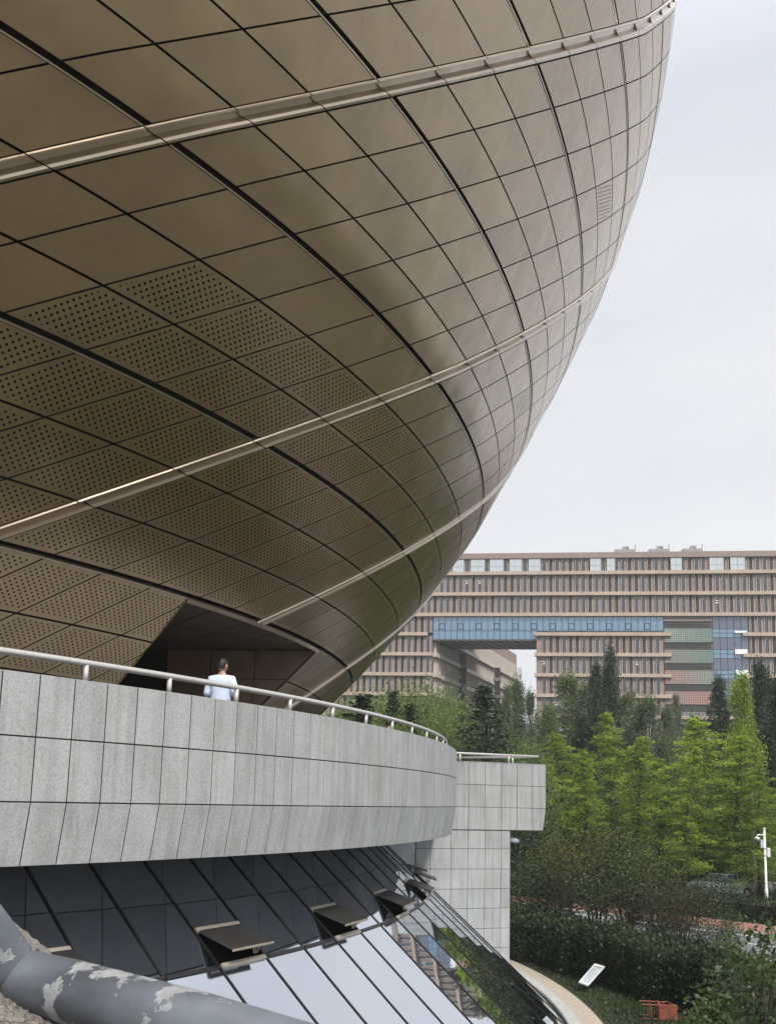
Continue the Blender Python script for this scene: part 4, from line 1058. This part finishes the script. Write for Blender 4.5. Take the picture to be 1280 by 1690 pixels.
# russet multi-stemmed small trees between lawn and road
rus = [broad(81 + q, 4.6, 4.3, 44, 150, .11, LM_RED if q else LM_BUSH, .42, stems=5, flat_=.9, twig=True) for q in range(3)]
lstC = [(893, 1395, 37, 1.0, 0, 'dark green small tree nearest the stone pier, beyond the hedge'), (930, 1372, 38.5, 1.0, 0, 'russet small tree behind the white framed board'), (985, 1345, 36, 1.05, 0, 'tallest russet small tree, left of middle of the shrubs'), (1035, 1366, 34, 1.0, 0, 'dark green small tree in the middle of the russet thicket'),
        (1085, 1415, 32.5, .95, 0, 'russet small tree with bare forking stems against the road'), (1128, 1448, 31, .9, 0, 'thin russet small tree whose twigs cross the grey road'), (1185, 1480, 31, .85, 0, 'low russet small tree in front of the red pavement')]
for q, (px, yt, Y, ws, kd, lb) in enumerate(lstC):
    Y *= K
    p = atY(px, 1500, Y); s = topscale(px, yt, Y, ctop(rus[q % 3][0])); plant('russet_tree', rus[q % 3], p.x, p.y, G0, s * ws, q * 2.3, lb, 'tree', 'russet small trees by the lawn', s)
# dark understorey by the lawn and glossy bush bottom right
und = [broad(91 + q, 2.3, 2.9, 60, 90, .10, LM_HEDGE, .05, stems=4) for q in range(2)]
lstD = [(878, 1536, 35), (915, 1545, 34), (958, 1550, 33.5), (1005, 1560, 32), (1050, 1560, 30.5), (1095, 1572, 29), (1140, 1585, 27.5), (1180, 1600, 26)]
pos_words = ['next to the stone pier', 'left behind the white framed board', 'right behind the white framed board', 'right of the white framed board', 'behind the lawn in the middle', 'behind the fallen red chair', 'right of the fallen red chair', 'next to the glossy bush']
for q, (px, yt, Y) in enumerate(lstD):
    Y *= K
    p = atY(px, 1560, Y); s = topscale(px, yt, Y, ctop(und[q % 2][0])); plant('dark_shrub', und[q % 2], p.x, p.y, G0, s * 1.05, q * 1.1, 'dark green shrub ' + pos_words[q], 'shrub', 'dark shrubs along the lawn', s)
bus = broad(97, 2.6, 3.2, 70, 70, .17, LM_BUSH, .05, stems=4)
for q, (px, yt, Y, lb) in enumerate([(1236, 1606, 21, 'leafy glossy bush in the bottom right corner'), (1300, 1560, 20, 'glossy bush cut by the right edge of the photo'), (1190, 1655, 19.5, 'low glossy bush at the bottom edge right of the fallen red chair')]):
    Y *= K
    p = atY(px, 1600, Y); s = topscale(px, yt, Y, ctop(bus[0])); plant('glossy_bush', bus, p.x, p.y, G0, s, q * 1.9, lb, 'bush', 'glossy bushes in the corner', s)
brn = broad(99, 4.4, 2.4, 26, 34, .15, LM_BUSH, .45, stems=3, twig=True)
p = atY(1262, 1600, 17.5); s = topscale(1262, 1508, 17.5, ctop(brn[0])); plant('young_tree', brn, p.x, p.y, G0, s, 2, 'young tree with a few large light leaves crossing the road at right', 'tree', None, s)
# grass blades on the lawn near the path
r = np.random.default_rng(5); n = 42000
aa = r.uniform(R(-28), R(22), n); rr = 34.0 + 7.5 * r.uniform(0, 1, n) ** .8
C = np.stack([CC.x + rr * np.cos(aa), CC.y + rr * np.sin(aa), np.full(n, G0 + .05)], 1)
o = link('lawn_grass', leaves('lawn_grass', C, np.tile([0, 0, 1.0], (n, 1)), .13, .3, leaf_mat('grass_blades', (.016, .03, .008), (.055, .08, .02), .3), .4 + .3 * np.sin(C[:, 0] * 2) * np.sin(C[:, 1] * 1.3), 6)); tag(o, 'short dark lawn grass beside the curved path', 'grass', None, 'stuff')

# ------------------------------------------------------------------ street furniture
def at_ground(px, py): return atZ(px, py, ZG)
# camera pole
p = atZ(1265, 1496, ZG); k = p.y / 1600
cp = empty('camera_pole', tuple(p), 'white pole with a dome camera and two small boxes among the trees', 'camera pole')
H_ = atY(1262, 1367, p.y).z - ZG
MB().tube([(0, 0, 0), (0, 0, H_ * .22), (0, 0, H_ * .23), (0, 0, H_ - .12)], [.105, .105, .075, .065], 12).build('pole', M_WHITE, cp, True)
MB().ball((0, 0, H_ - .06), .08).build('finial', M_WHITE, cp, True)
MB().tube([(0, 0, H_ - .42), (-.42, -.05, H_ - .42), (-.47, -.06, H_ - .46), (-.48, -.06, H_ - .55)], .035, 8).build('arm', M_WHITE, cp, True)
d_ = MB().tube([(-.48, -.06, H_ - .55), (-.48, -.06, H_ - .58), (-.48, -.06, H_ - .72)], [.10, .14, .15], 14).build('camera_housing', M_WHITE, cp, True)
link('dome', MB().ball((-.48, -.06, H_ - .74), .12, .12, .13).mesh('dome', simple('smoked_dome', (.25, .27, .3), .1), True), d_)
b_ = MB().box(-.28, -.09, -.08, .08, H_ - 1.2, H_ - .72).mesh('control_box', simple('pale_grey_box', (.42, .5, .5), .5)); bevel(b_, .01); link('control_box', b_, cp)
b_ = MB().box(.10, .29, -.12, .1, H_ - 1.75, H_ - 1.2).mesh('control_box', M_WHITE); bevel(b_, .012); link('control_box', b_, cp)
for z in (1.25, 1.68): MB().tube([(0, 0, H_ - z - .02), (0, 0, H_ - z + .02)], .082, 12).build('clamp', M_MUL, cp)
# dark lantern by the pier
p = atZ(857, 1487, ZG + .125); H_ = atY(853, 1384, p.y).z - p.z
lp = empty('lamp_post', tuple(p), 'dark slim lamp post on the red pavement right beside the pier', 'lamp')
MB().tube([(0, 0, .004), (0, 0, .1), (0, 0, .11), (0, 0, H_)], [.16, .14, .06, .05], 10).build('pole', M_MUL, lp, True)
MB().tube([(0, 0, H_ - .06), (-.2, 0, H_ + .02), (-.42, 0, H_)], .03, 8).build('arm', M_MUL, lp, True)
MB().tube([(-.35, 0, H_ + .02), (-.35, 0, H_ - .06), (-.35, 0, H_ - .26)], [.10, .28, .36], 14).build('lamp_shade', simple('grey_shade', (.25, .27, .32), .5), lp, True)
# white lamp head above the conifers
p = atY(1240, 1297, 66); lp2 = empty('street_lamp', (p.x, p.y, ZG), 'white flat-headed street lamp poking out between the conifers at right', 'lamp'); H_ = p.z - ZG
MB().tube([(0, 0, 0), (0, 0, H_ - .1)], [.09, .055], 10).build('pole', M_WHITE, lp2, True)
MB().tube([(0, 0, H_ - .28), (0, 0, H_ - .12), (0, 0, H_ + .0), (0, 0, H_ + .05)], [.10, .16, .42, .1], 16).build('lamp_shade', M_WHITE, lp2, True)
# tilted framed board on the lawn
c1, c2, c3, c4 = (980.5, 1591.5), (998, 1596.6), (970, 1628.3), (954.3, 1621.9)
Yb = 29.2 * K; q = [atY(c1[0], c1[1], Yb + .35), atY(c2[0], c2[1], Yb + .30), atY(c3[0], c3[1], Yb - .30), atY(c4[0], c4[1], Yb - .25)]
ctr = sum(q, Vector()) / 4; bo = empty('framed_board', (ctr.x, ctr.y, ZG), 'tilted white-framed board with a grey face on a low stand on the lawn', 'board')
BI = Matrix.Translation((-ctr.x, -ctr.y, -ZG)); nb_ = (q[1] - q[0]).cross(q[3] - q[0]).normalized(); 
if nb_.y > 0: nb_ = -nb_
def bpt(name, mb, mat):
    me = setnormals(mb.mesh(name, mat)); o = link(name, me, bo); o.matrix_parent_inverse = BI
ins = [ctr + (v - ctr) * .84 for v in q]
bpt('face', MB().hexa([v - nb_ * .03 for v in ins], ins), simple('grey_face', (.36, .39, .41), .25, 0, .25, 3))
for i in range(4):
    a, b = q[i], q[(i + 1) % 4]; ia, ib = ins[i], ins[(i + 1) % 4]
    bpt('frame', MB().hexa([a - nb_ * .04, b - nb_ * .04, ib - nb_ * .04, ia - nb_ * .04], [a + nb_ * .03, b + nb_ * .03, ib + nb_ * .03, ia + nb_ * .03]), M_WHITE)
bpt('stand', MB().tube([ctr - nb_ * .03, Vector((ctr.x + .15, ctr.y + .35, ZG))], .03, 8).tube([(q[2] + q[3]) / 2 - nb_ * .03, Vector((q[2].x, q[2].y + .3, ZG))], .025, 8), M_MUL)
# fallen red chair
p = atZ(1085, 1682, ZG); M_REDP = simple('faded_red_plastic', (.22, .055, .035), .6, 0, .3, 8)
ch = empty('fallen_chair', tuple(p), 'faded red chair lying on its side in the grass at the bottom', 'chair', rz=R(-8))
def ct(name, mb, bev=.0):
    me = mb.mesh(name, M_REDP); 
    if bev: bevel(me, bev)
    link(name, me, ch)
ct('seat', MB().box(.0, .05, -.25, .25, .02, .45), .01)
ct('backrest', MB().box(.0, .50, -.27, -.23, .02, .44), .01)
for z in (.04, .41):
    for y_ in (-.24, .22): ct('leg', MB().tube([(.02, y_, z), (-.46, y_ * 1.1, z)], .018, 8))
ct('stretcher', MB().tube([(-.2, .23, .04), (-.2, .23, .41)], .014, 8)); ct('stretcher', MB().tube([(-.2, -.25, .04), (-.2, -.25, .41)], .014, 8))
ct('armrest', MB().tube([(.05, .24, .40), (.30, .24, .42), (.46, -.2, .42)], .016, 8))
# parked cars seen through the trees
def car(name, p, rz, paint, label):
    c = empty(name, tuple(p), label, 'car', 'parked cars behind the trees', rz)
    Lc, Wc = 4.4, 1.78
    sec = [(-2.2, .45, .62), (-2.15, .35, .85), (-1.3, .25, .98), (1.35, .25, .96), (2.1, .3, .80), (2.2, .42, .6)]
    mb = MB()
    for x, z0, z1 in sec: mb.V += [(x, -Wc / 2, z0), (x, -Wc / 2 * .97, z1), (x, Wc / 2 * .97, z1), (x, Wc / 2, z0)]
    for i in range(len(sec) - 1):
        for a in range(4): mb.F.append((i * 4 + a, i * 4 + (a + 1) % 4, i * 4 + 4 + (a + 1) % 4, i * 4 + 4 + a)); mb.M.append(0)
    mb.F += [(3, 2, 1, 0), (20, 21, 22, 23)]; mb.M += [0, 0]
    me = setnormals(mb.mesh('body', paint)); link('body', bevel(me, .05, 2), c)
    rf = MB(); A = [(-1.25, -.80, .97), (1.6, -.80, .95), (1.6, .80, .95), (-1.25, .80, .97)]; B = [(-.45, -.62, 1.46), (1.1, -.62, 1.46), (1.1, .62, 1.46), (-.45, .62, 1.46)]
    rf.hexa(A, B); link('cabin_glass', setnormals(rf.mesh('cabin_glass', M_GLB)), c)
    link('roof', bevel(MB().box(-.5, 1.15, -.64, .64, 1.445, 1.5).mesh('roof', paint), .02), c)
    for x in (-.1, .75):
        for s in (-1, 1): link('pillar', MB().tube([(x, s * .80, .97), (x + .05, s * .63, 1.46)], .035, 6).mesh('pillar', paint), c)
    for x in (-1.38, 1.36):
        for s in (-1, 1):
            wh = link('wheel', MB().tube([(x, s * .72, .32), (x, s * .92, .32)], .32, 20).mesh('wheel', M_MUL, False), c)
            link('rim', MB().tube([(x, s * .90, .32), (x, s * .932, .32)], .19, 14).mesh('rim', M_ALU), wh)
    for s in (-1, 1):
        link('headlight', MB().ball((-2.13, s * .66, .68), .10, .15, .08).mesh('headlight', M_LAMP), c); link('wing_mirror', MB().ball((-.95, s * .95, 1.0), .07, .10, .07).mesh('wing_mirror', paint), c)
    return c
P1 = simple('pale_green_paint', (.26, .31, .28), .25, 0, .02); P2 = simple('white_car_paint', (.7, .71, .7), .25, 0, .02)
car('parked_car', atZ(1190, 1480, ZG), R(20), P1, 'pale greenish parked car half hidden behind the thick-trunked conifer')
car('parked_car', atZ(1288, 1478, ZG), R(30), P2, 'white parked car behind the trees beside the camera pole')

# ------------------------------------------------------------------ people on the terrace
def skinmesh(verts, edges, radii, sub=2):
    me = bpy.data.meshes.new('skin'); me.from_pydata([tuple(v) for v in verts], edges, []); o = bpy.data.objects.new('tmp', me); COL.objects.link(o)
    md = o.modifiers.new('s', 'SKIN'); sv = me.skin_vertices[0].data
    for v, r_ in zip(sv, radii): v.radius = (r_, r_) if not hasattr(r_, '__len__') else r_
    sv[0].use_root = True; md.use_smooth_shade = True
    m2 = o.modifiers.new('u', 'SUBSURF'); m2.levels = sub; m2.render_levels = sub
    dg = bpy.context.evaluated_depsgraph_get(); out_ = bpy.data.meshes.new_from_object(o.evaluated_get(dg)); bpy.data.objects.remove(o); return out_
M_SKIN = simple('skin', (.38, .22, .15), .5, 0, .05); M_HAIR = simple('black_hair', (.012, .011, .011), .6, 0, .3, 60); M_SHIRT = simple('white_shirt', (.60, .69, .86), .8, 0, .04, 8, .3, 12)
M_TROU = simple('dark_trousers', (.03, .035, .05), .8)
def body_mesh():
    V = [(0, 0, .95), (0, 0, 1.12), (0, .01, 1.3), (0, .01, 1.42), (0, 0, 1.5),                                   # 0 pelvis .. 4 neck
         (.10, 0, .90), (.11, .02, .5), (.11, -.01, .09), (.12, .10, .04),
         (-.10, 0, .90), (-.11, .0, .5), (-.12, -.03, .09), (-.13, .08, .04),
         (.17, 0, 1.40), (.245, .01, 1.16), (.22, .13, .97), (.20, .2, .90),
         (-.17, 0, 1.40), (-.245, .01, 1.16), (-.22, .14, .97), (-.20, .21, .90), (0, .01, 1.60)]
    E_ = [(0, 1), (1, 2), (2, 3), (3, 4), (4, 21), (0, 5), (5, 6), (6, 7), (7, 8), (0, 9), (9, 10), (10, 11), (11, 12), (3, 13), (13, 14), (14, 15), (15, 16), (3, 17), (17, 18), (18, 19), (19, 20)]
    Rr = [(.15, .12), (.14, .11), (.17, .12), (.13, .09), (.062, .062), .09, .06, .042, .035, .09, .06, .042, .035, .07, .048, .035, .03, .07, .048, .035, .03, .055]
    return skinmesh(V, E_, Rr)
body = body_mesh(); body.materials.clear(); body.materials.append(M_SKIN)
def finger_hand(s):
    V = []; E_ = []; Rd = []; base = Vector((s * .20, .215, .885))
    V.append(base); Rd.append(.028)
    V.append(base + Vector((0, .05, -.03))); Rd.append(.034); E_.append((0, 1))
    for f, (dx, ln) in enumerate(((-.03, .06), (-.01, .075), (.01, .07), (.03, .055))):
        b = len(V); V += [base + Vector((dx, .085, -.05)), base + Vector((dx, .085 + ln * .6, -.07)), base + Vector((dx, .085 + ln * .8, -.10))]; Rd += [.010, .009, .008]; E_ += [(1, b), (b, b + 1), (b + 1, b + 2)]
    b = len(V); V += [base + Vector((-s * .045, .05, -.03)), base + Vector((-s * .06, .09, -.045))]; Rd += [.011, .009]; E_ += [(1, b), (b, b + 1)]
    me = skinmesh(V, E_, Rd, 1); me.materials.clear(); me.materials.append(M_SKIN); return me
def head_mesh():
    mb = MB(); n, m = 28, 20; V = []
    for i in range(m + 1):
        t = math.pi * i / m
        for k in range(n):
            a = 2 * math.pi * k / n; x, y, z = math.sin(t) * math.cos(a), math.sin(t) * math.sin(a), math.cos(t)
            px_, py_, pz_ = x * .076, y * .096, z * .118
            if z < -.1: px_ *= 1 + .22 * z; py_ += .012 * (-z)         # jaw narrows and moves forward (+y is the face)
            if y > .9 and -.25 < z < .15: py_ += .016 * (1 - abs(z + .05) / .25) * max(0, (1 - abs(x) * 3))      # nose
            if y > .8 and abs(z - .05) < .12 and .2 < abs(x) < .55: py_ -= .006     # eye sockets
            V.append((px_, py_, pz_))
    F = [(i * n + k, (i + 1) * n + k, (i + 1) * n + (k + 1) % n, i * n + (k + 1) % n) for i in range(m) for k in range(n)]
    mb.add(V, F)
    for s in (-1, 1):
        mb.ball((s * .080, -.004, -.012), .011, .022, .034, 10, 8)
        mb.ball((s * .03, .088, .008), .010, .008, .007, 8, 6)
    mb.ball((0, .098, -.062), .024, .008, .007, 8, 6)
    return mb.mesh('head', M_SKIN, True)
def hair_mesh():
    V = []; n, m = 32, 14
    for i in range(m + 1):
        t = math.pi * .66 * i / m
        for k in range(n):
            a = 2 * math.pi * k / n; x, y, z = math.sin(t) * math.cos(a), math.sin(t) * math.sin(a), math.cos(t)
            lim = .28 if y > .35 else (-.05 if abs(x) > .75 and y > -.3 else -.55)
            if z < lim: z = lim; s_ = .965
            else: s_ = 1.0
            j = 1 + .012 * math.sin(a * 9 + i) 
            V.append((x * .0835 * j * s_, y * .104 * j * s_ - .003, z * .127 + .003))
    F = [(i * n + k, (i + 1) * n + k, (i + 1) * n + (k + 1) % n, i * n + (k + 1) % n) for i in range(m) for k in range(n)]
    return mesh('hair', V, F, M_HAIR, True)
def shirt_mesh():
    V = [(0, 0, .90), (0, 0, 1.12), (0, .01, 1.3), (0, .01, 1.42), (0, .006, 1.515), (.165, 0, 1.415), (.262, .005, 1.13), (-.165, 0, 1.415), (-.262, .005, 1.13)]
    E_ = [(0, 1), (1, 2), (2, 3), (3, 4), (3, 5), (5, 6), (3, 7), (7, 8)]
    me = skinmesh(V, E_, [(.20, .16), (.185, .155), (.195, .15), (.175, .13), (.088, .085), .10, .078, .10, .078])
    r = np.random.default_rng(4)
    for v in me.vertices:
        f = .008 * math.sin(v.co.x * 40 + v.co.z * 22) + .006 * math.sin(v.co.x * 17 - v.co.z * 45); v.co.y += f if v.co.z < 1.35 else f * .4
        if v.co.z < 1.0: v.co.x *= 1.04
    me.materials.clear(); me.materials.append(M_SHIRT); return me
def trousers_mesh():
    V = [(0, 0, .95), (.10, 0, .86), (.11, .02, .5), (.115, -.01, .1), (-.10, 0, .86), (-.11, 0, .5), (-.12, -.03, .1)]
    me = skinmesh(V, [(0, 1), (1, 2), (2, 3), (0, 4), (4, 5), (5, 6)], [(.17, .135), .105, .08, .07, .105, .08, .07]); me.materials.clear(); me.materials.append(M_TROU); return me
hm_, hrm, shm, trm, hl, hrr = head_mesh(), hair_mesh(), shirt_mesh(), trousers_mesh(), finger_hand(1), finger_hand(-1)
def person(p, rz, s, label, shirt=None, hrz=0.0):
    e_ = empty('person', tuple(p), label, 'person', None, rz); e_.scale = (s, s, s)
    link('body', body, e_); h = link('head', hm_, e_, (0, .012, 1.665), hrz); link('hair', hrm, h)
    sh = link('shirt', shirt or shm, e_); link('trousers', trm, e_); link('hand', hl, e_); link('hand', hrr, e_)
    for sx_ in (.12, -.12): link('shoe', MB().ball((sx_, .05, .045), .05, .13, .045).mesh('shoe', M_MUL, True), e_)
    return e_
pp = atY(362, 1200, 14.75); s_ = (atY(362, 1086, 14.75).z - TFL) / 1.795
person((pp.x, pp.y, TFL), R(-12), s_, 'person with short black hair in a white t-shirt seen from behind at the parapet', None, R(-18))
sh2 = shm.copy(); sh2.materials.clear(); sh2.materials.append(simple('maroon_shirt', (.20, .045, .03), .8))
q2 = atY(641, 1200, 20.5); s2 = (atY(641, 1187, 20.5).z - TFL) / 1.795
person((q2.x, q2.y, TFL), R(-40), s2, 'small person in maroon whose dark hair just shows between the rail posts', sh2)

# ------------------------------------------------------------------ foreground handrail and rough wall
def pipe_mat():
    m, t, b = newmat('peeling_grey_paint')
    n = pos_noise(t, 9, 7, .62); n2 = pos_noise(t, 60, 5, .7); n3 = pos_noise(t, 4, 3, .5, stretch=(1, 1, 3)); ng = pos_noise(t, 2.0, 2)
    base = ramp(t, n3, [(.3, (.05, .055, .066)), (.7, (.19, .21, .24))])
    base = mixc(t, .5, base, ramp(t, n2, [(.3, (.8, .8, .8)), (.7, (1.1, 1.1, 1.1))]), 'MULTIPLY')
    chip = ramp(t, n, [(.53, (0, 0, 0)), (.545, (1, 1, 1))])
    prim = ramp(t, n2, [(.3, (.21, .22, .225)), (.7, (.37, .38, .385))])
    c = mixc(t, chip, base, prim)
    g = t.nodes.new('ShaderNodeNewGeometry'); d = t.nodes.new('ShaderNodeVectorMath'); d.operation = 'DISTANCE'; t.links.new(g.outputs['Position'], d.inputs[0]); d.inputs[1].default_value = tuple(PJ)
    near = math_(t, 'SUBTRACT', 1.0, math_(t, 'MULTIPLY', d.outputs['Value'], 11.0)); near = math_(t, 'MAXIMUM', near, 0.0)
    nr = pos_noise(t, 22, 5, .65); rm = math_(t, 'GREATER_THAN', math_(t, 'ADD', math_(t, 'MULTIPLY', near, .42), nr), .72)
    rust = ramp(t, n2, [(.3, (.16, .05, .02)), (.6, (.42, .20, .08)), (.8, (.5, .42, .32))])
    c = mixc(t, math_(t, 'MULTIPLY', rm, .85), c, rust)
    t.links.new(c, b.inputs['Base Color']); b.inputs['Roughness'].default_value = .42
    hb = math_(t, 'ADD', math_(t, 'MULTIPLY', chip, -.6), math_(t, 'MULTIPLY', n2, .25)); bump(t, b, hb, .6, .0025); return m
PJ = atY(24, 1612, 1.30)
pL = atY(-150, 1395, 1.16); pR1 = atY(320, 1695, 1.13); pR2 = atY(640, 1800, .97)
M_PIPE = pipe_mat()
fh = empty('foreground_handrail', tuple(PJ), 'close thick grey stair handrail with peeling paint and a rusty weld', 'handrail')
FI = Matrix.Translation(tuple(-PJ))
def fpart(name, mb, mat, smooth=True):
    o = link(name, mb.mesh(name, mat, smooth), fh); o.matrix_parent_inverse = FI; return o
RP_ = .0385
bend = [pL, PJ + (pL - PJ).normalized() * .10, PJ + (pL - PJ).normalized() * .035 + Vector((0, 0, -.002)), PJ + (pR1 - PJ).normalized() * .035 + Vector((0, 0, -.002)), PJ + (pR1 - PJ).normalized() * .1, pR1, pR2]
fpart('upper_rail', MB().tube(bend[:3] + [PJ + Vector((0, 0, -.003))], RP_, 40), M_PIPE)
fpart('lower_rail', MB().tube([PJ + Vector((0, 0, -.003))] + bend[3:], RP_ * .99, 40), M_PIPE)
wb = MB(); dmid = ((PJ - pL).normalized() + (pR1 - PJ).normalized()).normalized(); ax = dmid.cross(Vector((0, 0, 1))).normalized(); ay = ax.cross(dmid)
rr_ = RP_ * 1.03; ringp = [PJ + (ax * math.cos(a) + ay * math.sin(a)) * rr_ * (1 + .015 * math.sin(a * 13)) for a in np.linspace(0, 2 * math.pi, 49)]
wb.tube(ringp, .0042, 8, False); fpart('weld_bead', wb, M_PIPE)
# rough wall under and behind the rail
wp = [atY(-200, 1330, 1.45), atY(82, 1572, 1.50), atY(105, 1600, 1.5), atY(160, 1720, 1.36), atY(160, 2100, 1.3), atY(-300, 2100, 1.3)]
mb = MB(); A = [Vector(v) for v in wp]; B = [v + Vector((-.55, .42, .0)) for v in A]
mb.hexa([A[0], A[1], B[1], B[0]], [A[0] - Vector((0, 0, 1.2)), A[1] - Vector((0, 0, 1.2)), B[1] - Vector((0, 0, 1.2)), B[0] - Vector((0, 0, 1.2))])
mb = MB(); top = [(atY(-260, 1640, 1.15)), (atY(120, 1700, 1.22)), (atY(84, 1573, 1.52)), (atY(-260, 1285, 1.60))]
mb.hexa([v - Vector((0, 0, 1.6)) for v in top], top)
me = setnormals(mb.mesh('rough_wall', M_CONC)); bm = bmesh.new(); bm.from_mesh(me); bmesh.ops.subdivide_edges(bm, edges=bm.edges, cuts=60, use_grid_fill=True)
r = random.Random(3)
for v in bm.verts: v.co += Vector((r.uniform(-1, 1), r.uniform(-1, 1), r.uniform(-1, 1))) * .0022
bm.to_mesh(me); bm.free()
tag(link('rough_wall', me), 'coarse pebbly concrete wall top beneath the foreground handrail', 'wall')

# ------------------------------------------------------------------ air
hz = MB().box(-130, 190, -40, 330, ZG - 1.2, 64).mesh('haze', None)
hm = bpy.data.materials.new('haze_air'); hm.use_nodes = True; ht = hm.node_tree; ht.nodes.clear()
ho = ht.nodes.new('ShaderNodeOutputMaterial'); hv = ht.nodes.new('ShaderNodeVolumePrincipled'); ht.links.new(hv.outputs[0], ho.inputs['Volume'])
hv.inputs['Color'].default_value = (.93, .95, 1, 1); hv.inputs['Density'].default_value = .0004; hv.inputs['Anisotropy'].default_value = .2
hz.materials.append(hm); ho_ = link('haze', hz); ho_['kind'] = 'stuff'
